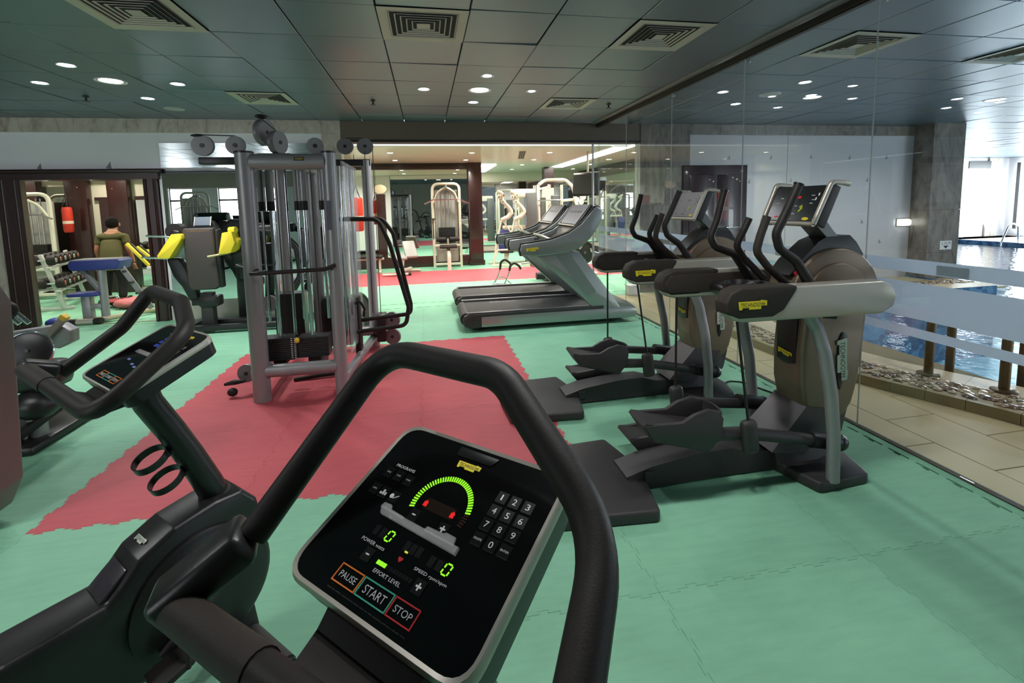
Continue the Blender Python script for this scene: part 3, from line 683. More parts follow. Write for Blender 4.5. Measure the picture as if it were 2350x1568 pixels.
def bike(label, loc, bar, brad, full):
    t = thing('exercise_bike', label, 'exercise bike', loc, -0.76573, 'upright exercise bikes in the front row')
    c, f, m = console_face(t, True) if full else console_simple(t)
    # handlebar loop, grip sleeve, junction
    h = MB().tube(bar, .021, 16, [0]+brad+[0], 8).build('handlebar', BLK, t, 60)
    a, b = Vector(bar[0]), Vector(bar[1]); e = Vector(bar[-1])
    MB().tube([a+(b-a)*.02, a+(b-a)*.40], .0232, 18).build('grip_sleeve', GRIP, h, 60)
    d = (e-a).normalized()
    MB().bar(a-d*.012+Vector((-.004, 0, .002)), e-d*.004+Vector((0, 0, .006)), .07, .05, .012).build('elbow_joint', PLAST, h, 50)
    zc = bar[0][2]*.45+bar[1][2]*.55
    MB().loft([[(-.02, -.195, zc-.02), (.09, -.195, zc-.016), (.09, -.195, zc-.006), (-.02, -.195, zc-.008)], [(-.065, -.13, .985), (.09, -.13, .985), (.09, -.13, 1.012), (-.065, -.13, 1.012)], [(-.085, -.08, .99), (.09, -.08, .99), (.09, -.08, 1.03), (-.085, -.08, 1.03)]]).build('console_arm', BLK, t, 40)
    MB().span((-.06, -.125, .985), (.06, -.085, 1.012), .008).build('book_tray', PLAST, t)
    # column
    MB().tube([(0, -.03, 1.03), (0, -.009, .95), (0, .043, .839), (0, .089, .731), (0, .131, .62), (0, .17, .5)], [.04, .038, .038, .039, .041, .042], 18, .05).build('column', PLAST, t, 60)
    MB().lathe([(.05, 0), (.053, .02), (.05, .03)], (0, .148, .555), (0, -.42, 1), 20).build('collar', PLASTM, t)
    for fz in ((-.018, .776), (.016, .694)):
        r = MB(); q_ = axis_rot((.1, -.45, 1)); ring = []
        for k in range(28):
            p = [Vector((rr_*math.cos(2*PI*k/28), rr_*math.sin(2*PI*k/28), zz)) for rr_, zz in ((.043, -.011), (.0465, -.011), (.0465, .011), (.043, .011))]
            ring.append([q_ @ v+Vector((0, fz[0], fz[1])) for v in p])
        r.loft(ring, True); r.bar((0, fz[0]+.04, fz[1]-.005), (0, fz[0]+.075, fz[1]+.01), .02, .012)
        r.build('bottle_holder', PLAST, t, 50)
    # drive housing and frame
    prof = [(.262, .44), (.245, .53), (.20, .585), (.12, .59), (0, .572), (-.09, .53), (-.14, .475), (-.165, .452), (-.36, .45), (-.60, .475), (-.61, .34), (-.34, .27), (-.14, .17), (0, .12), (.1, .125), (.2, .2), (.255, .33)]
    hs = MB().prism(prof, 'yz', -.075, .075, .022, .02).build('drive_housing', PLAST, t, 50)
    MB().prism([(-.175, .445), (-.145, .473), (-.118, .50), (-.112, .512), (-.147, .484), (-.18, .455)], 'yz', -.05, .05, .004, .004).build('nose_cap', pm('graphite_gloss', srgb(58, 54, 60), .25), hs, 50)
    mm = frame_mtx((0, -.062, .5475), (1, 0, 0), (0, .91, .42)); badge(hs, mm @ Vector((0, 0, .0005)), (1, 0, 0), (0, .91, .42), .06, 'TECHNOGYM', LOGOG, PLAST, th=.001)
    for s_ in (-1, 1):
        cvr = MB().lathe([(.2, -.0), (.2, .018), (.185, .03), (.11, .036), (.09, .034), (.001, .034)], (s_*.068, .065, .325), (s_, 0, 0), 40).build('disc_cover', PLAST, t, 40)
        MB().cyl((s_*.09, .065, .325), (s_*.115, .065, .325), .022).build('crank_hub', PLASTM, cvr)
        ck = MB().bar((s_*.112, .065, .325), (s_*.112, .065-s_*.14, .325-s_*.09), .016, .03, .006).build('crank', PLASTM, t)
        px, py, pz = s_*.17, .065-s_*.14, .325-s_*.09
        pd = MB().box((px, py, pz), (.09, .1, .022), (s_*.2, 0, 0), .008).build('pedal', BLK, t)
        MB().tube([(px-.045, py+.03, pz), (px-.03, py+.035, pz+.06), (px+.03, py+.035, pz+.06), (px+.045, py+.03, pz)], .006, 8, .02).build('toe_strap', BLK, pd)
    for q_ in ((.0765, -.045, .338), ): badge(hs, q_, (0, 1, 0), (0, 0, 1), .16, 'TECHNOGYM', LOGOG, PLAST, th=.0015)
    MB().tube([(0, -.45, .4), (0, -.50, .8)], [.036, .03], 16).build('seat_post', SATIN, t)
    MB().loft([[(x*(.13 if y < -.5 else .06)*sc, y, z) for x, z in ((-1, .84), (-.8, .80), (.8, .80), (1, .84), (.6, .865), (-.6, .865))] for y, sc in ((-.66, .5), (-.62, 1), (-.54, .95), (-.47, .8), (-.38, .6), (-.35, .3))]).build('saddle', BLK, t, 50)
    for y, w_ in ((.2, .26), (-.55, .28)):
        MB().tube([(-w_, y, .04), (w_, y, .04)], .034, 14).build('foot_bar', PLASTM, t)
        for s_ in (-1, 1): MB().cyl((s_*(w_-.05), y, .03), (s_*(w_+.012), y, .03), .036, None, 14).build('foot_cap', BLK, t)
    for y, z in ((.18, .2), (-.5, .36)): MB().bar((0, y, z), (0, y+.02, .04), .09, .07, .01).build('foot_strut', PLASTM, t)
    return t
BAR_F = [(-.275, -.205, 1.0), (.29, -.205, 1.085), (.247, 0, 1.172), (.068, .078, 1.283), (-.178, .093, 1.275), (-.222, -.12, 1.063)]
BAR_L = [(-.29, -.205, 1.062), (.315, -.205, 1.06), (.290, 0, 1.205), (.10, .062, 1.253), (-.175, .085, 1.26), (-.225, .012, 1.145), (-.28, -.13, 1.03)]
bike('black exercise bike close to the viewer, lit screen reading zero, START and STOP keys', (-.011, .593, 0), BAR_F, [.07, .13, .085, .075], True)
bike('black exercise bike at the left with dim blue screen and two bottle rings', (-.83, 1.517, 0), BAR_L, [.075, .09, .06, .055, .09], False)
# ------------------------------------------------------------------ cross trainers facing the glass
RED_D = pm('console_red', srgb(190, 30, 30), .4, emis=srgb(200, 20, 20), estr=.35)
RED_P2 = pm('faded_red', srgb(120, 66, 72), .4)
GREYPANEL = pm('pale_grey_panel', srgb(120, 116, 120), .35)
def cross_trainer(label, yc, pale):
    t = thing('cross_trainer', label, 'cross trainer', (0, yc, 0), 0, 'cross trainers by the glass partition')
    # tail foot, beam, front foot
    tail = [(.60, -.33), (.64, -.34), (1.045, -.35), (1.075, -.2), (1.06, 0), (1.045, .2), (1.03, .36), (.88, .35), (.66, .2), (.58, -.05)]
    MB().prism([(.52, -.31), (1.035, -.35), (1.075, -.15), (1.075, .15), (1.03, .355), (.62, .33), (.50, .05)], 'xy', 0.0, .062, .014, .03).build('tail_foot', PLASTM, t, 50)
    bm_ = MB().loft([[(x, -w, 0.012), (x, w, .012), (x, w*.86, z), (x, -w*.86, z)] for x, w, z in ((.98, .10, .075), (1.12, .098, .115), (1.4, .09, .15), (1.6, .085, .155), (1.72, .085, .12), (1.95, .085, .11), (2.1, .085, .11))])
    bm_.build('base_beam', PLASTM, t, 40)
    MB().box((1.10, -.105, .075), (.05, .012, .05)).build('base_label', STACK, t, 0)
    MB().prism([(1.93, -.325), (2.25, -.30), (2.31, -.1), (2.31, .1), (2.25, .30), (1.93, .325), (1.86, .1), (1.86, -.1)], 'xy', 0.0, .06, .012, .03).build('front_foot', PLASTM, t, 50)
    MB().loft([[(x, -w, .05), (x, w, .05), (x, w*.8, z), (x, -w*.8, z)] for x, w, z in ((1.85, .12, .11), (1.95, .13, .15), (2.1, .13, .14), (2.2, .1, .08))]).build('front_fairing', PLASTM, t, 40)
    # slanted neck and body shell
    MB().loft([[(1.80, -.135, .14), (1.80, .135, .14), (2.0, .135, .10), (2.0, -.135, .10)], [(2.02, -.12, .37), (2.02, .12, .37), (2.24, .12, .33), (2.24, -.12, .33)]]).build('lower_neck', pm('dark_satin_panel', srgb(78, 74, 78), .35, .3), t, 40)
    body = [(2.03, 1.0), (2.00, .86), (1.985, .66), (1.99, .48), (2.02, .35), (2.08, .29), (2.17, .265), (2.28, .285), (2.33, .36), (2.365, .5), (2.385, .7), (2.40, .9), (2.3, 1.0)]
    MB().prism(body, 'xz', -.115, .115, .03, .04, 4, 3).build('body_shell', TAUPE, t, 55)
    b2 = MB().prism([(2.10, .30), (2.28, .28), (2.34, .36), (2.30, .18), (2.2, .07), (2.13, .1)], 'xz', -.08, .08, .02, .02).build('flywheel_guard', pm('smoked_guard', srgb(88, 92, 96), .2, .2), t, 55)
    c = (2.205, .955)
    def arc(r, z0): return [(c[0]+r*math.cos(PI*k/28), c[1]+r*math.sin(PI*k/28)) for k in range(29)]+[(c[0]-r*.985, z0), (c[0]+r*.80, z0)]
    MB().prism(arc(.285, .90), 'xz', -.10, .10, .018, 0, 3, 3).build('flywheel_dome', TAUPE, t, 45)
    MB().prism(arc(.205, .93), 'xz', -.118, -.095, .012, 0, 3, 2).build('dome_boss', TAUPE, t, 45)
    # dark inset with badge on the shell face, side inset with vertical badge
    ins = MB().prism([(.045, .60), (.01, .585), (-.01, .585), (-.045, .6), (-.05, .95), (.05, .95)], 'yz', 0, .012, .003, .015)
    ins.v = [(v[0]+1.978+max(0, (.62-v[2]))*.05, v[1]*1.5, v[2]) for v in ins.v]
    ip = ins.build('front_inset', PLAST, t, 50)
    badge(ip, (1.976, .0, .645), (0, -1, -.12), (.0, -.12, 1), .105, 'TECHNOGYM', LOGOY, INK)
    for s_ in (-1, 1):
        ic = MB().prism([(2.21, .50), (2.205, .72), (2.23, .78), (2.26, .76), (2.262, .56), (2.23, .43)], 'xz', s_*.114, s_*.121, .002, .02).build('side_inset', PLAST, t, 50)
        if s_ < 0: badge(ic, (2.232, -.1225, .62), (.06, 0, -1), (1, 0, .06), .24, 'TECHNOGYM', LOGOG, PLAST)
    # console with sloping silver frame, neck
    cx, cz = 2.0, 1.487; vdir = Vector((.40, 0, .92)).normalized(); m = frame_mtx((cx, 0, cz), (0, -1, 0), vdir)
    def q(b): return b.xf(m)
    cn = q(MB().box((0, 0, -.022), (.35, .215, .03), None, .012)).build('console', PLAST, t, 50)
    fr = MB()
    for sx_ in (-1, 1): fr.tube([m @ Vector((sx_*.185, -.118, .0)), m @ Vector((sx_*.19, .118, .0)), m @ Vector((sx_*.19, .125, -.02))+Vector((.05, 0, -.005)), m @ Vector((sx_*.19, .125, -.02))+Vector((.085, 0, -.012))], .0135, 10, .03)
    fr.tube([m @ Vector((-.185, -.118, 0)), m @ Vector((.185, -.118, 0))], .0135, 10)
    fr.build('silver_frame', SATIN, cn, 50)
    for sx_ in (-1, 1): q(MB().box((sx_*.185, .0, -.035), (.02, .23, .06), None, .006)).build('side_cheek', PLASTM, cn, 50)
    sc = q(MB().box((0, 0, -.005), (.342, .205, .008), None, .002)).build('screen', GREYPANEL if pale else pm('console_black', (.012, .012, .014, 1), .2), cn, 0)
    rr_ = random.Random(5 if pale else 3)
    inkm = PLAST if pale else WPRINT
    for u, v, w_, h_ in ((-.10, .03, .03, .006), (-.12, .0, .05, .002), (-.13, -.03, .02, .006), (-.0, -.03, .03, .006), (.02, -.015, .025, .004), (.0, -.05, .025, .005), (.11, .045, .035, .004), (.12, .02, .03, .004), (.115, .0, .03, .005), (.02, -.06, .03, .004)):
        q(MB().box((u, v, .0), (w_*.62, h_*.7, .0012))).build('panel_print', inkm, sc, 0)
    for u, v, w_, h_ in ((.02, .035, .045, .022), (-.005, -.078, .045, .018), (-.095, -.08, .04, .012)):
        q(MB().box((u, v, .0004), (w_*.6, h_*.62, .0012))).build('red_key', RED_P2 if pale else RED_D, sc, 0)
    for u, v in ((.145, .05), (.135, .025)): q(MB().ell((u, v, .0), (.0045, .009, .0012))).build('panel_symbol', inkm, sc)
    q(MB().prism([(.045, -.02), (.062, -.008), (.072, -.03), (.055, -.052), (.046, -.045), (.058, -.03)], 'xy', -.0005, .001)).build('green_symbol', pm('olive_print', srgb(150, 160, 40), .5, emis=srgb(150, 160, 40), estr=.2), sc, 0)
    q(MB().ell((.115, -.088, .0), (.022, .009, .0014), None, 20, 6)).build('maker_mark', LOGOY, sc, 0)
    MB().loft([[(x-w*.5, -h, z-.0), (x-w*.5, h, z), (x+w*.5, h, z-w*.4), (x+w*.5, -h, z-w*.4)] for x, w, h, z in ((2.075, .10, .06, 1.46), (2.14, .13, .06, 1.38), (2.26, .14, .06, 1.27))]).build('console_neck', pm('grey_neck', srgb(118, 120, 118), .35, .5), t, 40)
    MB().loft([[(x0, -h, z0), (x0, h, z0), (x1, h, z1), (x1, -h, z1)] for x0, z0, x1, z1, h in ((1.92, 1.10, 2.36, 1.10, .075), (1.98, 1.17, 2.38, 1.2, .08), (2.1, 1.275, 2.345, 1.265, .07), (2.16, 1.3, 2.31, 1.305, .06))]).build('neck_shroud', PLAST, t, 40)
    MB().box((2.0, -.08, 1.135), (.12, .004, .02), (0, -.5, 0)).build('warning_strip', REDP, t, 0)
    # side rails, curved posts
    for s_ in (-1, 1):
        y = s_*.305; r_ = MB()
        r_.prism([(1.40, .945), (1.36, .985), (1.355, 1.03), (1.38, 1.075), (1.43, 1.098), (2.22, 1.098), (2.275, 1.075), (2.305, 1.02), (2.29, .965), (2.22, .93), (1.45, .935)], 'xz', y-.042, y+.042, .02, .015, 3, 3)
        rail = r_.build('side_rail', SATIN, t, 55)
        MB().prism([(1.352, .985), (1.348, 1.035), (1.375, 1.082), (1.43, 1.104), (1.742, 1.103), (1.66, .985), (1.60, .955), (1.42, .955)], 'xz', y-.047, y+.047, .02, .02, 3, 3).build('rail_grip', GRIP, rail, 55)
        MB().prism([(1.40, .965), (1.375, 1.02), (1.41, 1.075), (2.1, 1.08), (2.2, .96)], 'xz', y-s_*.05, y-s_*.03, .006, .02).build('inner_pad', GRIP, rail, 50)
        badge(rail, (1.485, y+s_*.0485, 1.02), (-s_, 0, 0), (0, 0, 1), .15, 'TECHNOGYM', LOGOY, INK)
        MB().tube([(1.83, y, .95), (1.88, y, .88), (1.935, y, .74), (1.985, y, .52), (2.012, y, .3), (2.02, y, .05)], .034, 14, .1, 6, sx=1.0, sy=.85).build('curved_post', SILVD, t, 60)
        MB().bar((1.96, s_*.30, .95), (2.16, s_*.1, .95), .07, .08, .01).build('rail_bracket', PLAST, t)
        # link rod, joint, pedal, arm; the pair is half a turn apart
        near = s_ < 0
        jx, jz = (1.55, .33) if near else (1.47, .30)
        MB().cyl((1.46, s_*.275, .95), (jx-.01, s_*.275, jz+.08), .007, None, 8).build('link_rod', PLAST, t)
        MB().box((jx, s_*.275, jz), (.085, .055, .18), (0, -.12, 0), .026, 3).build('link_joint', PLASTM, t, 55)
        px, pz, ang = (1.17, .40, .10) if near else (1.29, .13, -.02)
        y0 = s_*.205
        P_ = MB(); ca, sa = math.cos(ang), math.sin(ang)
        def tr(pts): return [(px+a*ca+b*sa, pz-a*sa+b*ca) for a, b in pts]
        yA, yB = y0-.085, y0+.085
        P_.loft([[(px+a*ca+b*sa, yy, pz-a*sa+b*ca) for a, b in ((-.20, .03), (-.14, -.045), (.16, -.10), (.21, -.03), (.2, .0), (-.19, .045))] for yy in (yA, yB)])
        ped = P_.build('pedal', PLASTM, t, 30)
        for yy in (yA, yB-.012):
            MB().prism(tr([(-.20, .035), (-.14, -.04), (.16, -.09), (.215, -.02), (.215, .07), (.19, .105), (.13, .115), (.06, .09), (0, .05)]), 'xz', yy-.006, yy+.018, .004).build('pedal_rim', PLASTM, ped, 40)
        fr_ = MB(); n_ = 8
        fr_.loft([[(px+(.205+.025*math.sin(PI*k/n_))*ca+h*sa, yA+(yB-yA)*k/n_, pz-(.205)*sa+h*ca) for h in (-.05, .10)]+[(px+(.193+.025*math.sin(PI*k/n_))*ca+h*sa, yA+(yB-yA)*k/n_, pz-(.193)*sa+h*ca) for h in (.10, -.05)] for k in range(n_+1)])
        fr_.build('toe_guard', PLASTM, ped, 40)
        MB().box((px-.02, y0, pz+.0), (.3, .12, .006), (0, ang+.08, 0)).build('tread_pad', BELT, ped, 0)
        ex, ez = (2.10, .215) if near else (2.02, .235)
        ya = s_*.235
        MB().tube([(px+.17, ya, pz-.055), (jx, ya, jz+.0), (ex, ya, ez)], [.034, .032, .030], 14, .1).build('pedal_arm', PLASTM, t, 60)
        MB().tube([(ex-.16, ya, ez+.035), (ex+.02, ya, ez-.002)], .042, 14).ell((ex+.02, ya, ez-.002), (.045, .045, .045)).build('arm_end', PLAST, t, 60)
        # moving long handle and fixed short handle
        if near: P = [(1.785, -.27, 1.585), (1.725, -.262, 1.445), (1.675, -.258, 1.345), (1.70, -.255, 1.27), (1.80, -.25, 1.205), (1.875, -.25, 1.10), (1.93, -.25, .96)]
        else: P = [(1.745, .25, 1.575), (1.70, .248, 1.40), (1.655, .245, 1.295), (1.69, .245, 1.235), (1.815, .245, 1.19), (1.92, .245, 1.05), (1.99, .245, .93)]
        lh = MB().tube(P, [.021, .021, .021, .021, .023, .026, .028], 14, [0, .1, .06, .05, .08, .1, 0], 6).build('long_handle', BLK, t, 60)
        MB().tube([P[0], tuple(Vector(P[0])+(Vector(P[1])-Vector(P[0]))*.04)], .0245, 14).build('end_cap', PLAST, lh)
        if near: S = [(1.725, -.135, 1.425), (1.69, -.132, 1.325), (1.67, -.13, 1.245), (1.74, -.128, 1.165), (1.88, -.12, 1.05)]
        else: S = [(1.835, .145, 1.405), (1.80, .145, 1.335), (1.765, .16, 1.25), (1.83, .17, 1.17), (1.94, .14, 1.05)]
        MB().tube(S, .02, 14, [0, .08, .06, .06, 0], 5).build('short_handle', GRIP if near else BLK, t, 60)
    MB().box((1.80, 0, 1.0), (.34, .46, .07), None, .03).build('cross_deck', PLAST, t, 50)
    MB().lathe([(.075, .0), (.08, .03), (.06, .035), (.05, .012), (.001, .01)], (1.68, .02, 1.03), (-.1, 0, 1), 24).build('bottle_tray', PLAST, t)
    MB().prism([(1.93, .98), (2.05, 1.16), (2.36, 1.12), (2.36, .98)], 'xz', -.09, .09, .01).build('inner_cover', PLAST, t, 40)
    return t
cross_trainer('brown and silver cross trainer nearest the viewer, black console with red keys', 2.255, False)
cross_trainer('brown and silver cross trainer behind the near one, pale grey console', 3.34, True)
c = MB().tube([(2.36, 3.34, .007), (2.44, 3.38, .007), (2.52, 3.34, .007), (2.57, 3.2, .007), (2.62, 3.05, .007)], .006, 8, .06).build('power_cable', PLAST)
tag(c, 'black cable lying on the green mat behind the near cross trainer', 'cable')

# ------------------------------------------------------------------ treadmills
TMS = pm('treadmill_silver', srgb(158, 162, 160), .3, .6, .04, 5)
TPANEL = pm('treadmill_console_grey', srgb(120, 124, 136), .35, .1)
def treadmill(label, y0):
    t = thing('treadmill', label, 'treadmill', (0, y0, 0), 0, 'treadmills by the glass partition')
    W = .86                                                               # local y 0 (near side) .. W
    side = [(.50, .05), (.42, .09), (.40, .17), (.43, .225), (2.0, .235), (2.2, .26), (2.50, .235), (2.585, .19), (2.60, .12), (2.56, .05)]
    MB().prism([(.52, .035), (.50, .185), (2.45, .185), (2.5, .035)], 'xz', .10, W-.10).build('under_frame', PLAST, t, 0)
    for s_, ya, yb in (('n', 0, .075), ('f', W-.075, W)):
        r = MB().prism([(.60, .06), (.60, .19), (2.5, .20), (2.585, .17), (2.60, .11), (2.56, .06)], 'xz', ya, yb, .012).build('side_skirt', TMS, t, 40)
        MB().prism([(.40, .08), (.38, .14), (.40, .20), (.46, .225), (2.15, .235), (2.15, .19), (.60, .19), (.60, .06), (.46, .05)], 'xz', ya+.002, yb+.02 if s_ == 'n' else yb-.0, .01).build('foot_rail', PLASTM, t, 40)
        MB().box((1.3, (ya+yb)/2, .238), (1.75, .05, .008), None, .003).build('rail_top', pm('rail_top_grey', srgb(92, 92, 96), .3, .3) if s_ == 'n' else SILVD, t, 0)
    MB().box((1.32, W/2, .205), (1.82, W-.2, .03), None, .012).build('running_belt', BELT, t, 40)
    MB().cyl((.43, .09, .15), (.43, W-.09, .15), .075, None, 24).build('rear_roller', PLASTM, t)
    MB().textfit('RUN NOW', .36, .03, frame_mtx((.98, W*.78, .2215), (1, 0, 0), (0, 1, 0))).build('belt_print', WPRINT, t, 0, fix=False)
    MB().loft([[(x, y, z) for y, z in ((.02, .17), (.02, h-.02), (.1, h), (W-.1, h), (W-.02, h-.02), (W-.02, .17))] for x, h in ((2.05, .235), (2.15, .285), (2.3, .29), (2.5, .25), (2.585, .20))]).build('motor_hood', TMS, t, 45)
    hd = t.children[-1]
    MB().box((2.32, W*.5, .291), (.10, .14, .004), (0, .05, 0)).build('hood_label', WHITE, hd, 0)
    for s_ in (0, 1):
        y = .012 if s_ == 0 else W-.072
        # raked upright of two panels
        MB().prism([(1.25, .93), (1.83, .93), (2.38, .20), (2.36, .07), (2.17, .06), (1.86, .36)], 'xz', y, y+.06, .014, .02).build('upright', TMS, t, 45)
        MB().prism([(1.52, .925), (1.70, .925), (2.05, .42), (2.0, .38), (1.92, .36)], 'xz', y-.004, y+.0, .0).build('upright_panel', pm('treadmill_side', srgb(140, 148, 146), .3, .5), t, 0)
        # swept arm
        arm = [(1.10, .90), (1.085, .97), (1.10, 1.045), (1.25, 1.06), (1.48, 1.09), (1.70, 1.165), (1.86, 1.27), (1.96, 1.38), (2.02, 1.46), (2.06, 1.48), (2.115, 1.45), (2.145, 1.40), (2.13, 1.32), (2.08, 1.22), (1.98, 1.08), (1.85, .97), (1.70, .92), (1.5, .90), (1.3, .885)]
        a_ = MB().prism(arm, 'xz', y-.012, y+.066, .022, 0, 3, 3).build('arm', TMS, t, 50)
        top = [(1.09, .90), (1.075, .98), (1.10, 1.058), (1.25, 1.072), (1.48, 1.103), (1.70, 1.178), (1.86, 1.283), (1.96, 1.393), (2.02, 1.475), (2.075, 1.492), (2.06, 1.475), (2.02, 1.455), (1.965, 1.375), (1.865, 1.265), (1.705, 1.16), (1.485, 1.085), (1.25, 1.052), (1.115, 1.035), (1.105, .97), (1.12, .90)]
        MB().prism(top, 'xz', y-.006, y+.06, .006).build('arm_padding', PLAST, a_, 50)
        if s_ == 0: badge(a_, (1.24, y-.0135, .975), (1, 0, .04), (0, 0, 1), .15, 'TECHNOGYM', LOGOY, INK)
    # console between the arms
    m = frame_mtx((1.90, W/2, 1.37), (0, -1, 0), (.62, 0, .78))
    cn = MB().box((0, 0, -.03), (W-.13, .36, .05), None, .02).xf(m).build('console', PLAST, t, 50)
    MB().box((0, .01, -.003), (W-.22, .30, .006), None, .002).xf(m).build('console_panel', TPANEL, cn, 0)
    sf = MB()
    for sx_ in (-1, 1): sf.box((sx_*(W/2-.09), 0, .002), (.018, .35, .012), None, .004)
    sf.box((0, -.165, .002), (W-.2, .02, .012), None, .004); sf.xf(m).build('console_frame', SATIN, cn, 0)
    for i in range(5): MB().box((-.2+i*.1, .05, .001), (.05, .03, .002)).xf(m).build('readout', PLAST, cn, 0)
    MB().loft([[(x, .07, z), (x, W-.07, z), (x+dx, W-.07, z-dz), (x+dx, .07, z-dz)] for x, z, dx, dz in ((1.45, 1.055, .0, .03), (1.6, 1.06, .04, .05), (1.74, 1.12, .08, .06), (1.80, 1.22, .1, .05))]).build('tray', PLAST, t, 40)
    MB().tube([(1.50, .12, 1.08), (1.42, .2, 1.12), (1.42, W-.2, 1.12), (1.50, W-.12, 1.08)], .018, 10, .05).build('front_grip', SATIN, t)
    for x in (.6, 2.3):
        for y in (.12, W-.12): MB().cyl((x, y, 0), (x, y, .05), .03, None, 12).build('foot', BLK, t)
    return t
treadmill('silver treadmill nearer the viewer, yellow badge on its arm', 5.44)
treadmill('silver treadmill standing behind the other one by the red band', 6.52)
# ------------------------------------------------------------------ cable tower with weight stacks on the red mats
def pulley(par, c, R, axis, name='pulley', w=.03):
    a = Vector(axis).normalized(); c = Vector(c)
    p = MB().lathe([(.012, -w/2), (R*.55, -w/2-.002), (R, -w/2), (R, -w*.3), (R*.93, 0), (R, w*.3), (R, w/2), (R*.55, w/2+.002), (.012, w/2)], c, a, 28).build(name, PULLEY, par, 40)
    MB().lathe([(.016, -w/2-.006), (.016, w/2+.006)], c, a, 14).build('axle', STACK, p)
    return p
def plates(par, c, w, d, z0, n, h=.017):
    for i in range(n):
        MB().box((c[0], c[1], z0+i*h+h/2), (w, d, h-.0022), None, .0015, 1).build('weight_plate', STACK, par, 0)
T_ = room('cable_tower', 'grey multi-station cable tower with weight stacks standing on the red mats', 'gym machine', (-1.04, 4.4, 0))
yF = 3.9
for x, w_ in ((-1.345, .066), (-.735, .052)):
    MB().tube([(x, yF, 0), (x, yF, 1.955)], w_, 20).build('front_post', SILVD, T_)
    MB().lathe([(w_+.003, 0), (w_+.003, .012), (w_-.005, .016)], (x, yF, 1.95), (0, 0, 1), 20).build('post_cap', PLAST, T_)
MB().tube([(-1.30, yF, 1.885), (-.76, yF, 1.885)], .062, 18, sx=1.0).build('top_beam', SILVD, T_)
bd = MB().span((-.975, yF-.066, 1.888), (-.905, yF-.06, 1.915)).build('beam_plate', INK, T_, 0)
MB().textfit('TECHNOGYM', .056, .014, frame_mtx((-.94, yF-.0668, 1.9015), (1, 0, 0), (0, 0, 1))).build('lettering', LOGOY, bd, 0, fix=False)
MB().tube([(-1.30, yF, .238), (-.76, yF, .238)], .052, 18).build('foot_beam', SILVD, T_)
MB().span((-.765, yF-.052, 1.35), (-.728, yF-.046, 1.58), .002).build('instruction_plate', pm('grey_plate', srgb(96, 96, 112), .4), T_, 0)
MB().tube([(-.605, 5.19, 0), (-.605, 5.19, 2.02)], .05, 20).build('rear_post', pm('pale_post', srgb(188, 184, 186), .4, .2), T_)
MB().tube([(-1.45, 5.1, 0), (-1.45, 5.1, 1.95)], .048, 20).build('rear_post', SILVD, T_)
MB().tube([(-1.04, 4.65, .05), (-1.04, 4.65, 1.95)], .052, 20).build('centre_column', SILVD, T_)
MB().span((-1.10, yF, 1.84), (-.98, 5.15, 1.93), .01).build('spine_beam', SILVD, T_, 40)
MB().bar((-1.45, 5.1, 1.98), (-.56, 5.19, 1.995), .07, .07, .008).build('rear_boom', STACK, T_, 40)
MB().span((-1.45, 5.04, .16), (-.6, 5.16, .24), .02).build('rear_foot_beam', SILVD, T_, 40)
MB().bar((-1.40, yF+.03, .2), (-1.45, 5.08, .2), .07, .07, .01).build('side_foot_beam', SILVD, T_, 40)
MB().bar((-.72, yF+.03, .12), (-.61, 5.15, .12), .06, .06, .01).build('side_foot_beam', SILVD, T_, 40)
MB().bar((-1.66, yF+.02, 1.895), (-1.38, yF+.02, 1.895), .055, .07, .01, (0, 1, 0)).build('left_boom', STACK, T_, 40)
pulley(T_, (-1.63, yF+.02, 2.01), .077, (0, 1, 0)); pulley(T_, (-1.41, yF+.04, 2.015), .069, (0, 1, 0))
pulley(T_, (-.835, yF+.04, 2.01), .064, (0, 1, 0))
pulley(T_, (-.80, 5.15, 2.16), .083, (0, 1, 0)); pulley(T_, (-.60, 5.15, 2.16), .083, (0, 1, 0))
pulley(T_, (-1.385, 4.55, 2.205), .115, (.93, -.36, 0), w=.06); pulley(T_, (-1.255, 4.45, 2.105), .10, (.93, -.36, 0), w=.06)
MB().span((-1.43, 4.40, 1.93), (-1.14, 4.72, 2.01), .02).build('pulley_bracket', SILVD, T_, 40)
MB().ell((-1.39, 4.5, 2.335), (.05, .06, .018)).build('pulley_guard', BLK, T_)
MB().ell((-1.66, yF+.02, 2.085), (.05, .03, .012)).build('pulley_guard', BLK, T_)
pulley(T_, (-1.52, 4.1, .17), .075, (.2, 1, 0)); pulley(T_, (-1.38, 4.35, .70), .07, (.2, 1, 0)); pulley(T_, (-.70, 4.3, .64), .075, (1, .3, 0)); 
pulley(T_, (-.40, 5.0, .33), .085, (.3, 1, 0)); pulley(T_, (-.40, 5.0, .15), .085, (.3, 1, 0))
MB().span((-.47, 4.98, .1), (-.56, 5.2, .38), .01).build('pulley_arm', STACK, T_, 40)
# stacks
for x, y, z0, nn in ((-1.235, 4.07, .285, 11), (-.965, 4.07, .295, 10)):
    plates(T_, (x, y), .245, .15, z0, nn)
    MB().span((x-.05, y-.05, .24), (x+.05, y+.05, z0), .006).build('stack_buffer', BLK, T_, 0)
for x, y, z0, nn in ((-1.28, 4.62, .2, 26), (-.86, 4.62, .22, 22)): MB().box((x, y, z0+nn*.0105), (.25, .17, nn*.021), None, .006).build('stack_guard', PLAST, T_, 0)
MB().span((-1.13, 3.985, .30), (-1.085, 3.993, .48)).build('number_strip', PLAST, T_, 0)
ns = T_.children[-1]
b = MB()
for i in range(11): b.box((-1.125+.028*(i % 1), 3.984, .305+i*.0162), (.012, .002, .006)).box((-1.10, 3.984, .305+i*.0162), (.012, .002, .006))
b.build('number_print', WHITE, ns, 0)
MB().ell((-1.075, 3.96, .455), (.019, .019, .023)).build('selector_pin', pm('yellow_knob', srgb(245, 205, 60), .35), T_)
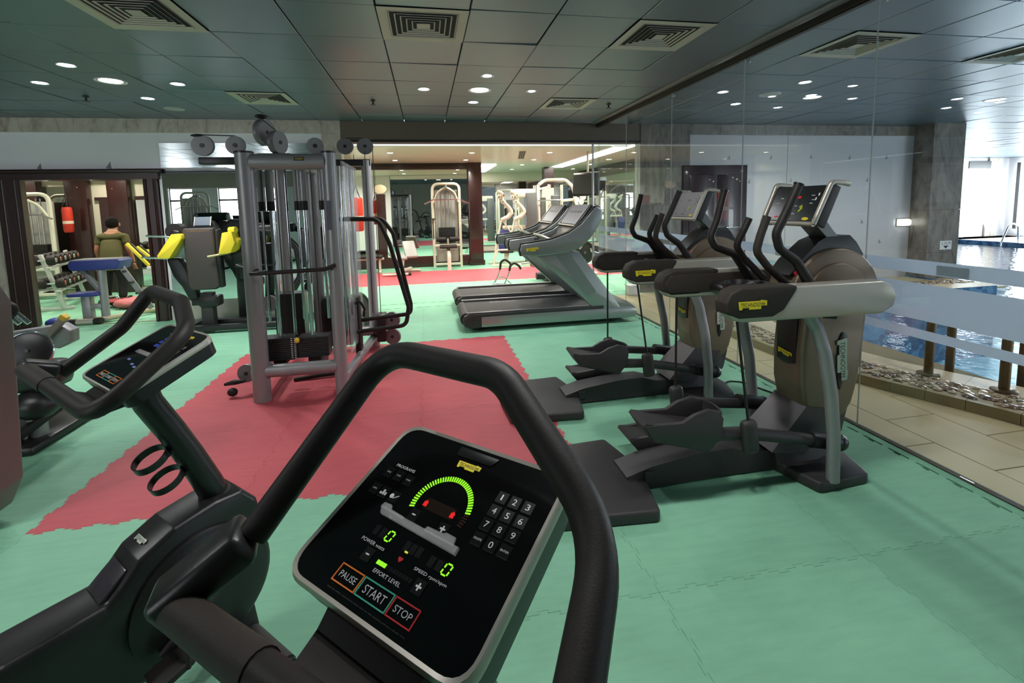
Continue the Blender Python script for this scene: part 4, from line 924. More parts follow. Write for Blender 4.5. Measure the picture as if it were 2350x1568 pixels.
for x0, y, r, zt in ((-1.225, 4.05, .016, .50), (-.975, 4.05, .016, .50), (-1.30, 4.07, .011, .7), (-.84, 4.07, .012, .7), (-1.04, 4.1, .012, .7), (-1.12, 4.1, .012, .48)):
    rd = MB().cyl((x0, y, zt-.1), (x0, y, 1.84), r, None, 14).build('guide_rod', CHROME, T_)
for x0, y, r in ((-1.225, 4.05, .027), (-.975, 4.05, .027), (-1.30, 4.07, .022), (-.84, 4.07, .022), (-1.04, 4.1, .02)):
    sl = MB().cyl((x0, y, 1.58), (x0, y, 1.86), r, None, 14).build('rod_sleeve', SILVD, T_); MB().cyl((x0, y, 1.51), (x0, y, 1.585), r*1.1, None, 14).build('rubber_bumper', BLK, sl)
for x0, y in ((-.78, 4.35), (-.76, 4.45), (-.745, 4.55), (-.73, 4.7), (-.715, 4.85), (-1.36, 4.55), (-1.40, 4.7)):
    MB().cyl((x0, y, .25), (x0, y, 1.9), .014, None, 12).build('guide_rod', CHROME, T_)
MB().span((-.70, 4.2, .25), (-.685, 5.0, 1.92)).build('side_guard', pm('clear_guard', (.75, .78, .8, 1), .1, alpha=.25), T_, 0)
for x0, y, za, zb in ((-1.16, 4.0, .5, 1.83), (-1.09, 4.0, .5, 1.83), (-.90, 4.0, .5, 1.83), (-1.275, 4.02, .7, 1.83), (-.60, 5.08, .4, 2.1), (-.52, 5.08, .36, 2.12), (-.74, 4.9, .3, 1.95)):
    MB().cyl((x0, y, za), (x0, y, zb), .004, None, 6).build('steel_cable', BLK, T_)
MB().tube([(-1.63, yF+.02, 2.09), (-1.41, yF+.04, 2.086)], .004, 6).build('steel_cable', BLK, T_); MB().tube([(-1.38, 4.5, 2.31), (-1.25, 4.42, 2.2)], .004, 6).build('steel_cable', BLK, T_); MB().tube([(-.80, 5.15, 2.245), (-.6, 5.15, 2.245)], .004, 6).build('steel_cable', BLK, T_)
# straight black bar hanging across the front, rope strap, stands of handles
MB().tube([(-1.32, 3.78, 1.04), (-1.25, 3.74, 1.045), (-.78, 3.74, 1.055), (-.71, 3.78, 1.08)], .016, 12, .02).build('lat_bar', BLK, T_)
for x in (-1.30, -.74): MB().tube([(x, 3.78, 1.05), (x, 3.87, 1.06)], .012, 10).build('bar_hook', STACK, T_)
DIPS = [[(-.83, 4.5, 1.42), (-.445, 4.5, 1.41), (-.35, 4.5, 1.18), (-.20, 4.5, .56), (-.23, 4.5, .385), (-.74, 4.5, .35)], [(-.80, 4.66, 1.42), (-.42, 4.66, 1.41), (-.325, 4.66, 1.27), (-.185, 4.66, .56), (-.19, 4.66, .46), (-.75, 4.66, .42)]]
for dx in (0, 1):
    MB().tube(DIPS[dx], .02, 12, [0, .09, .1, .09, .08, 0], 6).build('dip_frame', BLK, T_, 60)
MB().span((-.72, 4.55, .1), (-.66, 4.7, .68), .03).build('handle_holder', BLK, T_, 40)
MB().tube([(-.70, 4.5, .62), (-.64, 4.45, .66), (-.60, 4.45, .58), (-.62, 4.5, .5)], .012, 10, .03).build('pull_handle', BLK, T_)
MB().ell((-.665, 5.12, .17), (.02, .02, .03)).build('selector_pin', MATS['yellow_knob'], T_)
MB().tube([(-1.68, 4.06, .10), (-1.60, 4.04, .12), (-1.52, 4.05, .12)], [.012, .022, .012], 10, .02).build('strap_handle', BLK, T_); MB().ell((-1.61, 4.02, .045), (.04, .03, .035)).build('handle_ball', BLK, T_)
MB().tube([(-1.33, 3.88, 1.05), (-1.58, 4.2, 1.07), (-1.36, 4.5, 1.02)], .008, 8, .05).build('rope_strap', PLASTM, T_)
room_end()
b = tag(MB().tube([(-1.21, 4.28, .018), (-.98, 4.31, .026), (-.70, 4.34, .03)], .017, 12).build('pull_bar', BLK), 'loose black bar lying under the cable tower', 'bar')

# ------------------------------------------------------------------ pulley machine cut by the left edge
LM = room('pulley_machine', 'grey machine with tall shroud and chrome arms cut by the left edge', 'gym machine', (-2.5, 3.0, 0))
MB().prism([(-2.06, .2), (-2.03, .75), (-2.015, 1.10), (-2.06, 1.2), (-2.6, 1.2), (-2.6, .02), (-2.2, .02), (-2.12, .07)], 'xz', 2.5, 2.66, .03, .02, 3, 3).build('shroud', pm('shroud_grey', srgb(120, 112, 110), .4, .3), LM, 50)
dk = MB().lathe([(.001, -.03), (.10, -.03), (.118, -.02), (.122, 0), (.118, .02), (.1, .03), (.001, .03)], (-2.52, 3.4, .655), (.25, -1, .25), 36).build('cover_disc', PLAST, LM, 40)
MB().torus((-2.523, 3.392, .652), .12, .011, (.25, -1, .25), 36).build('chrome_rim', CHROME, dk)
MB().cyl((-2.515, 3.375, .665), (-2.51, 3.362, .668), .01).build('screw', CHROME, dk)
MB().ell((-2.53, 3.42, .30), (.13, .12, .10)).build('seat_pad', PLAST, LM)
MB().cyl((-2.60, 3.50, 0), (-2.585, 3.48, .2), .052, .05, 20).build('post', SILVD, LM)
MB().bar((-2.75, 3.3, .02), (-2.45, 3.62, .28), .10, .06, .01).build('frame_strut', PLAST, LM, 40)
MB().span((-2.72, 3.36, .38), (-2.4, 3.6, .56), .05).build('motor_box', PLAST, LM, 50)
MB().prism([(-3.06, .66), (-2.72, .70), (-2.655, .65), (-2.66, .56), (-2.74, .52), (-2.84, .54), (-3.06, .60)], 'xz', 3.95, 4.05, .02, .01).build('arm', SILVD, LM, 50)
MB().bar((-2.86, 3.93, .54), (-2.665, 3.93, .76), .05, .045, .008).build('lever', pm('worn_grey', srgb(140, 132, 122), .5), LM, 40)
MB().bar((-2.68, 3.93, .745), (-2.655, 3.93, .772), .052, .048, .006).build('lever_tip', pm('amber_tip', srgb(225, 185, 60), .5), LM, 0)
for dx in (0, .06): MB().cyl((-3.15+dx, 3.95, .93), (-2.99+dx, 3.98, .72), .017, None, 12).build('chrome_rod', CHROME, LM)
MB().tube([(-3.2, 3.9, .85), (-3.05, 3.92, .9), (-2.99, 3.95, .84), (-3.02, 3.95, .8)], .035, 12, .04).build('foam_roller', BLK, LM)
MB().ell((-2.94, 4.25, .66), (.075, .06, .04)).build('blue_knob', BLUE, LM)
MB().span((-3.05, 3.3, .0), (-2.5, 4.2, .06), .02).build('foot_plate', PLAST, LM, 40)
MB().bar((-2.98, 4.0, .05), (-2.98, 4.0, .62), .08, .08, .01).build('upright', SILVD, LM, 40)
room_end()

# ------------------------------------------------------------------ black and yellow plate-loaded machine
Y_ = room('plate_loaded_machine', 'black leg machine with yellow shells and tall dark backrest, before the wall mirror', 'gym machine', (-2.5, 6.45, 0))
MB().prism([(-2.95, 1.32), (-2.6, 1.32), (-2.60, .92), (-2.585, .58), (-2.63, .545), (-2.90, .545), (-2.93, .6), (-2.945, .95)], 'xz', 6.33, 6.43, .02, .03, 4, 3).build('backrest', pm('brown_black_vinyl', srgb(66, 60, 58), .5, 0, .1, 10), Y_, 50)
bk = Y_.children[-1]
MB().textfit('PURESTRENGTH', .24, .022, frame_mtx((-2.77, 6.329, 1.285), (1, 0, 0), (0, 0, 1))).build('stitched_lettering', pm('gold_stitch', srgb(150, 110, 60), .6), bk, 0, fix=False)
MB().span((-2.63, 6.36, .56), (-2.55, 6.46, 1.3), .02).build('back_plate', PLAST, Y_, 40)
for pts in ([(-2.93, 1.25), (-3.04, 1.255), (-3.215, 1.0), (-3.21, .965), (-3.085, .96), (-2.925, 1.2)], [(-2.48, 1.255), (-2.37, 1.27), (-2.345, 1.12), (-2.40, 1.0), (-2.54, .985)]):
    MB().prism([(a, b) for a, b in pts], 'xz', 6.26, 6.46, .012, .012).build('yellow_shell', YEL, Y_, 40)
MB().prism([(-2.36, 1.19), (-2.32, 1.16), (-2.36, 1.03), (-2.41, 1.0)], 'xz', 6.34, 6.47, .01).build('yellow_shell', YEL, Y_, 40)
MB().cyl((-2.44, 6.4, 1.28), (-2.36, 6.38, 1.285), .04, None, 16).build('yellow_knob', YEL, Y_)
for pts in ([(-3.20, .95), (-3.05, .95), (-2.98, .8), (-2.9, .6), (-2.86, .4), (-2.98, .40), (-3.05, .58), (-3.14, .72)], [(-3.16, 1.21), (-3.1, 1.31), (-3.02, 1.29), (-3.0, 1.2), (-3.08, 1.0), (-3.15, 1.05)]):
    MB().prism(pts, 'xz', 6.42, 6.52, .02, .03).build('swing_arm', PLAST, Y_, 50)
MB().prism([(-2.48, 1.0), (-2.35, 1.3), (-2.24, 1.31), (-2.2, .95), (-2.28, .78), (-2.45, .78)], 'xz', 6.45, 6.56, .02, .03).build('swing_arm', PLAST, Y_, 50)
for a, b_ in (((-3.36, 6.36, 1.24), (-3.12, 6.42, 1.215)), ((-3.40, 6.3, .985), (-3.16, 6.36, .955))): MB().cyl(a, b_, .013, None, 12).build('chrome_peg', CHROME, Y_)
MB().tube([(-2.66, 6.26, .965), (-2.44, 6.30, 1.0)], .014, 10).build('pull_grip', pm('worn_cream_grip', srgb(190, 180, 130), .5), Y_)
MB().cyl((-3.09, 6.44, 1.28), (-3.09, 6.6, 1.28), .10, None, 24).build('weight_horn', BLK, Y_)
MB().span((-2.84, 6.38, 0), (-2.70, 6.50, .50), .01).build('seat_post', PLASTM, Y_, 40)
MB().span((-2.86, 6.36, .32), (-2.62, 6.54, .46), .03).build('seat_clamp', PLAST, Y_, 40)
MB().span((-2.95, 6.4, .34), (-2.66, 6.48, .42), .01).build('cross_bar', PLAST, Y_, 40)
MB().bar((-2.43, 6.62, .95), (-2.47, 6.70, .06), .10, .10, .01).build('front_leg', PLAST, Y_, 40)
MB().span((-2.49, 6.58, .6), (-2.35, 6.8, 1.02), .04).build('gear_cover', PLAST, Y_, 50)
MB().span((-2.78, 6.52, .02), (-1.55, 6.64, .12), .015).build('base_rail', PLAST, Y_, 40)
MB().span((-2.90, 6.26, .03), (-1.62, 6.36, .10), .015).build('base_rail', PLAST, Y_, 40)
MB().span((-3.05, 6.3, .01), (-2.95, 7.0, .1), .02).build('base_rail', PLAST, Y_, 40)
MB().tube([(-2.02, 6.72, .1), (-1.72, 6.75, .62), (-1.75, 6.75, 1.0), (-1.95, 6.75, 1.22), (-2.2, 6.72, 1.25)], .045, 12, .2, 8).build('loading_arm', PLAST, Y_, 60)
MB().span((-2.28, 6.70, 1.18), (-2.0, 6.85, 1.32), .03).build('counterweight', PLAST, Y_, 40)
MB().prism([(-1.72, .72), (-1.60, .74), (-1.56, 1.25), (-1.68, 1.25)], 'xz', 6.72, 6.86, .03).build('side_pad', PLAST, Y_, 50)
room_end()
S_ = room('step_screen', 'small grey tilted screen with silver edge on the black machine', 'screen', (-2.83, 6.62, 1.30))
MB().box((-2.83, 6.62, 1.395), (.19, .02, .12), (-.35, 0, 0), .006).build('screen', pm('screen_grey', srgb(88, 104, 118), .3), S_, 0)
for x in (-2.925, -2.735): MB().box((x, 6.615, 1.395), (.012, .02, .13), (-.35, 0, 0), .003).build('silver_edge', SATIN, S_, 0)
MB().prism([(-3.12, 1.22), (-3.0, 1.36), (-2.94, 1.40), (-2.72, 1.40), (-2.66, 1.30), (-2.66, 1.22)], 'xz', 6.63, 6.72, .02).build('hood', PLAST, S_, 40)
room_end()

# ------------------------------------------------------------------ curl bench standing in the doorway
B_ = room('curl_bench', 'grey and blue arm curl bench standing in the mahogany doorway', 'bench', (-4.55, 7.6, 0)); B_.location = (-4.60, 7.50, 0)
MB().prism([(-4.83, .84), (-4.80, .885), (-4.22, .885), (-4.19, .86), (-4.23, .745), (-4.78, .74), (-4.82, .77)], 'xz', 7.45, 7.75, .02, .01).build('arm_pad', BLUE, B_, 50)
MB().box((-4.51, 7.6, .888), (.58, .26, .012), (0, .0, 0), .004).build('pad_edge', pm('grey_vinyl', srgb(120, 124, 130), .45), B_, 40)
MB().tube([(-4.46, 7.5, .05), (-4.455, 7.5, .74)], .05, 16).build('upright', SILVD, B_)
for s0, s1 in (((-4.72, 7.55, .74), (-4.46, 7.5, .40)), ((-4.27, 7.58, .80), (-3.98, 7.7, .12))): MB().bar(s0, s1, .05, .07, .01).build('brace', SILVD, B_, 40)
for k in range(3): MB().cyl((-4.21+k*.07, 7.53, .70-k*.16), (-4.21+k*.07, 7.62, .70-k*.16), .016, None, 10).build('adjusting_peg', PLAST, B_)
MB().box((-4.66, 7.5, .41), (.38, .24, .05), None, .02).build('seat', BLUE, B_, 50)
MB().span((-4.72, 7.45, .04), (-4.61, 7.55, .385), .01).build('seat_post', SILVD, B_, 40)
MB().span((-4.62, 7.46, .2), (-4.46, 7.54, .26), .005).build('link_bar', SILVD, B_, 40)
MB().tube([(-4.78, 7.36, .045), (-4.46, 7.36, .045)], .043, 14).build('foot_bar', SATIN, B_)
for x in (-4.775, -4.475): MB().cyl((x-.045, 7.36, .045), (x+.045, 7.36, .045), .046, None, 14).build('foot_cap', BLK, B_)
MB().tube([(-4.50, 7.40, .05), (-4.0, 8.0, .06)], .035, 14).build('base_tube', pm('worn_beige', srgb(180, 168, 140), .45), B_)
MB().tube([(-4.25, 8.0, .045), (-3.8, 8.05, .045)], .04, 14).build('foot_bar', PLAST, B_)
MB().span((-4.66, 7.42, .03), (-4.42, 7.56, .07), .01).build('base_plate', SILVD, B_, 40)
room_end()
# ------------------------------------------------------------------ weight room behind the gym: shell
WCZ = 2.61
WCEIL = pm('weight_room_ceiling', srgb(226, 216, 196), .35, 0, .02, 2, coat=.15)
wc = MB()
# ceiling with a long lit cove slot at the right and a second one deeper in
for a, b in (((-9, 7.45), (3.62, 16)), ((4.06, 7.45), (6, 16)), ((3.62, 13.6), (4.06, 16)), ((3.62, 7.45), (4.06, 8.0))): wc.span((a[0], a[1], WCZ), (b[0], b[1], WCZ+.05))
wc = struct(wc.build('ceiling', WCEIL, None, 0))
E_COVE = emit('cove_light', (1.0, .97, .92, 1), 5.0*K_WARM)
MB().span((3.58, 7.9, WCZ+.16), (4.1, 13.7, WCZ+.18)).build('cove_back', E_COVE, wc, 0)
cv = MB()
for x in (3.60, 4.05): cv.span((x, 7.95, WCZ-.012), (x+.03, 13.65, WCZ+.16))
for y in (7.95, 13.62): cv.span((3.60, y, WCZ-.012), (4.08, y+.03, WCZ+.16))
cv.span((4.13, 7.95, WCZ-.012), (4.17, 13.65, WCZ)); cv.build('cove_moulding', WHITE, wc, 0)
MB().span((-1.15, 7.50, 2.472), (3.45, 7.53, 2.505)).build('cove_strip', emit('cove_strip_glow', (1, .98, .95, 1), 1.1), wc, 0); MB().span((-1.15, 7.53, 2.47), (3.45, 7.62, 2.60)).build('cove_moulding', WHITE, wc, 0)
gr = room('ceiling_grille', 'dark narrow air grille in the plain ceiling beyond the header', 'air vent', (2.1, 10.2, WCZ)); MB().bar((2.0, 9.5, WCZ-.006), (2.25, 10.9, WCZ-.006), .14, .012, .002).build('frame', pm('grille_brown', srgb(104, 92, 70), .5), gr, 0)
for k in range(3): MB().bar((1.965+k*.04, 9.55, WCZ-.014), (2.205+k*.04, 10.85, WCZ-.014), .014, .006).build('slot', PJ, gr, 0)
room_end()
MB().span((1.46, 12.5, WCZ-.02), (1.9, 15.0, WCZ-.004)).build('cove_back', E_COVE, wc, 0)
for x in (-2.3, -.66, .98, 2.64, 4.6):
    for y in (8.3, 9.75, 11.25, 12.65, 14.2):
        if x < 1.2 and y > 11.6: continue
        downlight(x, y, WCZ, .06, E_WARM, '%s warm downlight of the %s row beyond the brown header' % (['leftmost', 'second left', 'middle', 'second right', 'rightmost'][[-2.3, -.66, .98, 2.64, 4.6].index(x)], ['closest', 'second', 'third', 'fourth', 'deepest'][[8.3, 9.75, 11.25, 12.65, 14.2].index(y)]), 'warm downlights in the ceiling beyond the header', 38*K_WARM, (1, .94, .84))
for x in (-4.2, -5.8, -7.4):
    for y in (8.3, 9.6):
        downlight(x, y, WCZ, .06, E_WARM, '%s warm downlight of the %s row behind the doorway wall' % (['rightmost', 'middle', 'leftmost'][[-4.2, -5.8, -7.4].index(x)], 'first' if y < 9 else 'second'), 'warm downlights behind the doorway wall', 26*K_WARM, (1, .94, .82))
rb = struct(MB().span((-2.4, 12.0, 0), (1.08, 12.2, WCZ)).build('wall_far', WOOD, None, 0))
def mirror(a, b, label, group=None):
    m_ = MB().span(a, b, .002, 1).build('mirror', MIRROR, None, 0); return tag(m_, label, 'mirror', group)
mirror((-1.72, 11.975, .27), (1.06, 12.0, 2.45), 'wide mirror in dark wood behind the lat pulldown machine')
MB().span((-2.4, 11.94, 0), (1.1, 12.0, .26), .01).build('kick_board', WOOD, rb, 0); MB().span((-1.78, 11.93, 2.45), (1.1, 12.0, 2.54), .01).build('head_rail', WOOD, rb, 0)
struct(MB().span((1.08, 11.85, 0), (1.42, 12.22, WCZ), .01).span((1.05, 11.82, 0), (1.45, 12.25, .13), .01).build('trim_3', WOOD, None, 40))
MB().span((-1.20, 11.93, .26), (-.98, 11.97, 1.86), .008).build('reflected_column', WOOD, rb, 0)  # solid strip in place of a column reflected in the mirror
OV = MB().lathe([(.155, 0), (.155, .02), (.14, .026), (.001, .024)], (-1.09, 11.93, 1.98), (0, -1, 0), 32)  # solid oval in place of one reflected in the mirror
OV.v = [(-1.09+(v[0]+1.09)*1.0, v[1], 1.98+(v[2]-1.98)*.72) for v in OV.v]
tag(OV.build('reflected_plaque', pm('plaque_cream', srgb(216, 204, 170), .5)), 'oval cream plaque in place of a mirror reflection, above the dark strip', 'plaque')
bb = struct(MB().span((1.42, 15.5, 0), (6, 15.7, WCZ)).build('wall_far', PLA, None, 0))
mirror((1.5, 15.47, .2), (5.6, 15.5, 2.3), 'wide mirror across the deepest wall of the weight room')
struct(MB().span((5.2, 7.45, 0), (5.4, 15.6, WCZ)).build('wall_right', WOOD, None, 0))
mirror((5.17, 8.2, .2), (5.2, 15.2, 2.3), 'long side mirror on the right wall of the weight room')
MB().span((3.46, 13.4, 2.0), (3.74, 13.7, WCZ)).build('trim_4', WOOD, None, 0)['kind'] = 'structure'
MB().span((3.46, 13.4, 0), (3.74, 13.7, 2.0)).build('trim_5', PLA, None, 0)['kind'] = 'structure'
# glass side light between header wall and pool hall
p = struct(MB().span((2.78, 7.335, .01), (3.5, 7.345, 2.48)).build('window_14', GLASS, None, 0))
MB().span((2.70, 7.33, .01), (2.715, 7.35, 2.48)).build('joint_seal', SEAL, p, 0); MB().cyl((2.72, 7.34, .0), (2.72, 7.34, 2.48), .012).build('corner_rod', CHROME, p)
# wall seen through the doorway: cream bays between mahogany columns
wd = struct(MB().span((-9, 10.25, 0), (-2.4, 10.4, WCZ)).build('wall_far', PLA, None, 0))
struct(MB().span((-2.42, 10.25, 0), (-2.3, 12.1, WCZ)).build('wall_side', WOOD, None, 0))
for x0, x1 in ((-6.62, -6.26), (-5.93, -5.58), (-5.24, -4.9), (-9, -7.06)):
    MB().span((x0, 10.1, 0), (x1, 10.25, 2.35), .012).build('column', WOOD, wd, 40)
MB().span((-9, 10.08, 2.2), (-2.4, 10.25, 2.36), .01).build('cornice', PLA, wd, 0)
mirror((-7.06, 10.225, .1), (-6.62, 10.25, 2.05), 'mirror bay left of the first mahogany column, behind the dumbbell rack')
mirror((-5.58, 10.225, .1), (-5.22, 10.25, 1.78), 'narrow mirror bay right of the person'); MB().span((-5.52, 10.2, 1.78), (-5.22, 10.25, 1.85)).build('lintel', WOOD, wd, 0)
MB().span((-6.12, 10.18, 0), (-5.92, 10.25, 1.8), .006).build('door_leaf', WOOD, wd, 0); MB().span((-6.2, 10.2, 1.78), (-5.92, 10.25, 1.84)).build('lintel', WOOD, wd, 0)
struct(MB().span((-9.2, 7.25, 0), (-9, 10.4, WCZ)).build('wall_left', PLA, None, 0))

# ------------------------------------------------------------------ person seen from behind in the doorway
SKIN = pm('skin', srgb(170, 112, 84), .5); HAIR = pm('dark_hair', srgb(20, 16, 14), .85, spec=.15); OLIVE = pm('olive_cloth', srgb(84, 80, 42), .8, 0, .12, 14, .2, 60); TROUS = pm('black_cloth', srgb(26, 25, 28), .8, 0, .15, 14)
def skin_mesh(name, verts, edges, radii, mat, parent, sub=2):
    me = bpy.data.meshes.new(name); me.from_pydata(verts, edges, [])
    o = bpy.data.objects.new(name, me); COL.objects.link(o)
    sk = o.modifiers.new('s', 'SKIN'); sk.use_smooth_shade = True
    if not me.skin_vertices: 
        bm = bmesh.new(); bm.from_mesh(me); bm.verts.layers.skin.verify(); bm.to_mesh(me); bm.free()
    for i, r in enumerate(radii):
        sv = me.skin_vertices[0].data[i]; sv.radius = (r, r) if not isinstance(r, tuple) else r; sv.use_root = (i == 0)
    ss = o.modifiers.new('ss', 'SUBSURF'); ss.levels = sub; ss.render_levels = sub
    dg = bpy.context.evaluated_depsgraph_get(); dg.update()
    m2 = bpy.data.meshes.new_from_object(o.evaluated_get(dg)); bpy.data.objects.remove(o)
    m2.materials.clear(); m2.materials.append(mat); m2.polygons.foreach_set('use_smooth', [True]*len(m2.polygons))
    q = bpy.data.objects.new(name, m2); COL.objects.link(q); q.parent = parent
    return q
PE = thing('person', 'person in olive polo shirt and black trousers, seen from behind through the doorway', 'person', (-5.29, 8.95, 0), .12)
V = [(0, 0, .74), (0, .05, .92), (0, .10, 1.08), (0, .13, 1.17), (0, .155, 1.24), (0, .17, 1.31), (0, .18, 1.38),   # 0-6 pelvis..head
     (.17, .12, 1.12), (.225, .10, .91), (.235, .17, .72), (.235, .2, .66),                                      # 7-10 right arm
     (-.17, .12, 1.12), (-.225, .10, .91), (-.225, .18, .72), (-.225, .21, .66),                                  # 11-14 left arm
     (.09, .01, .68), (.11, .09, .40), (.11, .0, .08), (.115, .14, .04),                                            # 15-18 right leg
     (-.09, .01, .68), (-.115, .09, .40), (-.12, .0, .08), (-.125, .14, .04)]                                       # 19-22
Ed = [(0, 1), (1, 2), (2, 3), (3, 4), (4, 5), (5, 6), (3, 7), (7, 8), (8, 9), (9, 10), (3, 11), (11, 12), (12, 13), (13, 14), (0, 15), (15, 16), (16, 17), (17, 18), (0, 19), (19, 20), (20, 21), (21, 22)]
Rr = [.13, (.145, .10), (.155, .105), (.09, .08), .055, .085, .085, .06, .045, .036, .036, .06, .045, .036, .036, .09, .062, .042, .038, .09, .062, .042, .038]
body = skin_mesh('body', V, Ed, Rr, SKIN, PE)
for s_ in (1, -1):                                                        # hands: palm with fingers curled forward
    hx, hy, hz = (.235 if s_ > 0 else -.225), .205, .65
    Hv = [(hx, hy, hz), (hx, hy+.025, hz-.055)]; He = [(0, 1)]; Hr = [.026, .03]
    for k in range(4):
        b0 = len(Hv); xo = (k-1.5)*.017
        Hv += [(hx+xo, hy+.03, hz-.085), (hx+xo, hy+.055, hz-.108-.004*(1.5-abs(k-1.5))), (hx+xo, hy+.08, hz-.10)]; He += [(1, b0), (b0, b0+1), (b0+1, b0+2)]; Hr += [.0095, .009, .008]
    b0 = len(Hv); Hv += [(hx-s_*.035, hy+.035, hz-.045), (hx-s_*.04, hy+.06, hz-.07)]; He += [(1, b0), (b0, b0+1)]; Hr += [.011, .009]
    skin_mesh('hand', Hv, He, Hr, SKIN, PE, 1)
Vs = [V[0], V[1], V[2], V[3], (0, .147, 1.215), V[7], (.205, .105, .98), V[11], (-.205, .105, .98), (0, 0, .64)]
skin_mesh('polo_shirt', Vs, [(0, 1), (1, 2), (2, 3), (3, 4), (3, 5), (5, 6), (3, 7), (7, 8), (0, 9)], [(.168, .15), (.165, .13), (.17, .125), (.125, .11), .068, .075, .064, .075, .064, (.165, .145)], OLIVE, PE)
skin_mesh('trousers', [V[0], V[15], V[16], (.11, .0, .06), V[19], V[20], (-.12, .0, .06)], [(0, 1), (1, 2), (2, 3), (0, 4), (4, 5), (5, 6)], [.142, .105, .078, .062, .105, .078, .062], TROUS, PE)
MB().tube([(-.06, .115, 1.235), (0, .10, 1.245), (.06, .115, 1.235), (.05, .18, 1.23), (-.05, .18, 1.23)], .014, 8, .02, 4, True).build('collar', pm('pale_collar', srgb(190, 186, 170), .7), PE)
hh = MB().ell((0, .158, 1.365), (.092, .10, .112)); hh.v = [v for v in hh.v]; hh.build('hair', HAIR, PE)
for s_ in (1, -1): MB().ell((s_*.088, .19, 1.335), (.014, .022, .032)).build('ear', SKIN, PE)
MB().ell((0, .285, 1.335), (.014, .02, .02)).ell((0, .26, 1.30), (.03, .012, .009)).build('nose_and_mouth', SKIN, PE)
for s_ in (1, -1): MB().ell((s_*.032, .262, 1.36), (.012, .006, .007)).build('eye', WHITE, PE)
for s_ in (1, -1): MB().ell((s_*.118, .07, .035), (.05, .13, .038)).build('shoe', BLK, PE)

# ------------------------------------------------------------------ dumbbell rack and dumbbells
RACKP = pm('rack_white_paint', srgb(204, 206, 198), .4)
P0 = Vector((-5.74, 8.42, 0)); Dv = Vector((-.31, .95, 0)).normalized(); Nv = Vector((.95, .31, 0)).normalized()
RK = room('dumbbell_rack', 'cream two-tier dumbbell rack at the left of the doorway view', 'rack', P0+Dv*.7)
for s_ in (.16, 1.22):
    q = P0+Dv*s_
    MB().bar(q+Vector((0, 0, .02)), q-Nv*.22+Vector((0, 0, .9)), .07, .05, .01).build('upright', RACKP, RK, 40)
    MB().bar(q+Nv*.12+Vector((0, 0, .025)), q-Nv*.42+Vector((0, 0, .025)), .06, .05, .01).build('foot', RACKP, RK, 40)
for z, off in ((.33, -.10), (.70, -.18)):
    for dn in (-.10, .10):
        a = P0+Nv*(off+dn)+Vector((0, 0, z)); MB().bar(a-Dv*.05, a+Dv*1.35, .05, .03, .006).build('shelf_rail', RACKP, RK, 40)
room_end()
def dumbbell(c, ax, r, tip, label):
    t = thing('dumbbell', label, 'dumbbell', c, 0, 'black dumbbells on the two-tier rack'); a = Vector(ax)
    MB().cyl(-a*.09, a*.09, .016, None, 12).build('handle', CHROME, t)
    for s_ in (-1, 1):
        hd = MB().lathe([(r*.8, .06), (r, .07), (r, .15), (r*.86, .165), (r*.5, .166)], (0, 0, 0), a*s_, 20).build('head', BLK, t, 40)
        MB().lathe([(r*.48, .165), (r*.44, .172), (.001, .172)], (0, 0, 0), a*s_, 16).build('end_cap', tip, hd, 40)
COPP = pm('copper_cap', srgb(190, 120, 96), .35, .4); PALEC = pm('pale_cap', srgb(196, 196, 186), .35, .3)
ordn = ['nearest', 'second', 'third', 'fourth', 'fifth', 'sixth']
for z, off, nm in ((.445, -.10, 'lower'), (.815, -.18, 'upper')):
    for i in range(6):
        c = P0+Dv*(.07+.205*i)+Nv*off+Vector((0, 0, z)); cp = (i+(nm == 'upper')) % 2 == 0
        dumbbell(c, Nv, .08, COPP if cp else PALEC, '%s dumbbell on the %s tier of the cream rack, %s end cap' % (ordn[i], nm, 'copper' if cp else 'pale'))

# red trolley with wheels, red bag, yellow striped bars
TR = room('floor_trolley', 'low red trolley with four dark chrome wheels on the mat behind the bench', 'trolley', (-5.05, 8.55, 0))
MB().span((-5.2, 8.42, .09), (-4.9, 8.72, .12), .01).build('deck', RED_D if False else pm('trolley_red', srgb(190, 80, 84), .5), TR, 40)
for x in (-5.18, -4.92):
    for y in (8.44, 8.70):
        wl = MB().lathe([(.03, -.02), (.075, -.018), (.08, 0), (.075, .018), (.03, .02)], (x, y, .08), (1, 0, 0), 24).build('wheel', BLK, TR, 40); MB().lathe([(.03, -.026), (.03, .026)], (x, y, .08), (1, 0, 0), 16).build('hub_cap', CHROME, wl)
MB().tube([(-5.16, 8.44, .13), (-5.16, 8.44, .2), (-4.94, 8.44, .2), (-4.94, 8.44, .13)], .01, 8, .03).build('handle', CHROME, TR)
room_end()
_b = random.Random(2); bm = MB(); rings = []
for i in range(7):
    a = -.24+.08*i; rings.append([(-4.72+a, 8.40+math.cos(2*PI*k/14)*.17*math.sqrt(max(.05, 1-(a/.27)**2))*(1+_b.uniform(-.12, .12)), max(.002, .085+math.sin(2*PI*k/14)*.085*math.sqrt(max(.05, 1-(a/.27)**2))*(1+_b.uniform(-.25, .25)))) for k in range(14)])
tag(bm.loft(rings).build('gym_bag', pm('pink_red_bag', srgb(205, 110, 112), .6, 0, .2, 12), None, 60), 'crumpled pinkish red bag lying on the mat in the doorway', 'bag')
YB = room('ab_machine', 'frame with slanted yellow and black bars beside the person in the doorway', 'gym machine', (-4.6, 8.9, 0))
for i in range(4):
    a = Vector((-4.95+i*.08, 8.8+i*.12, 1.02-i*.07)); b = Vector((-4.62+i*.10, 8.75+i*.12, .64-i*.01))
    MB().bar(a, b, .035, .05, .008).build('yellow_bar', YEL, YB, 40); MB().bar(a+Vector((.04, .03, -.01)), b+Vector((.04, .03, -.01)), .03, .05, .008).build('black_bar', PLAST, YB, 40)
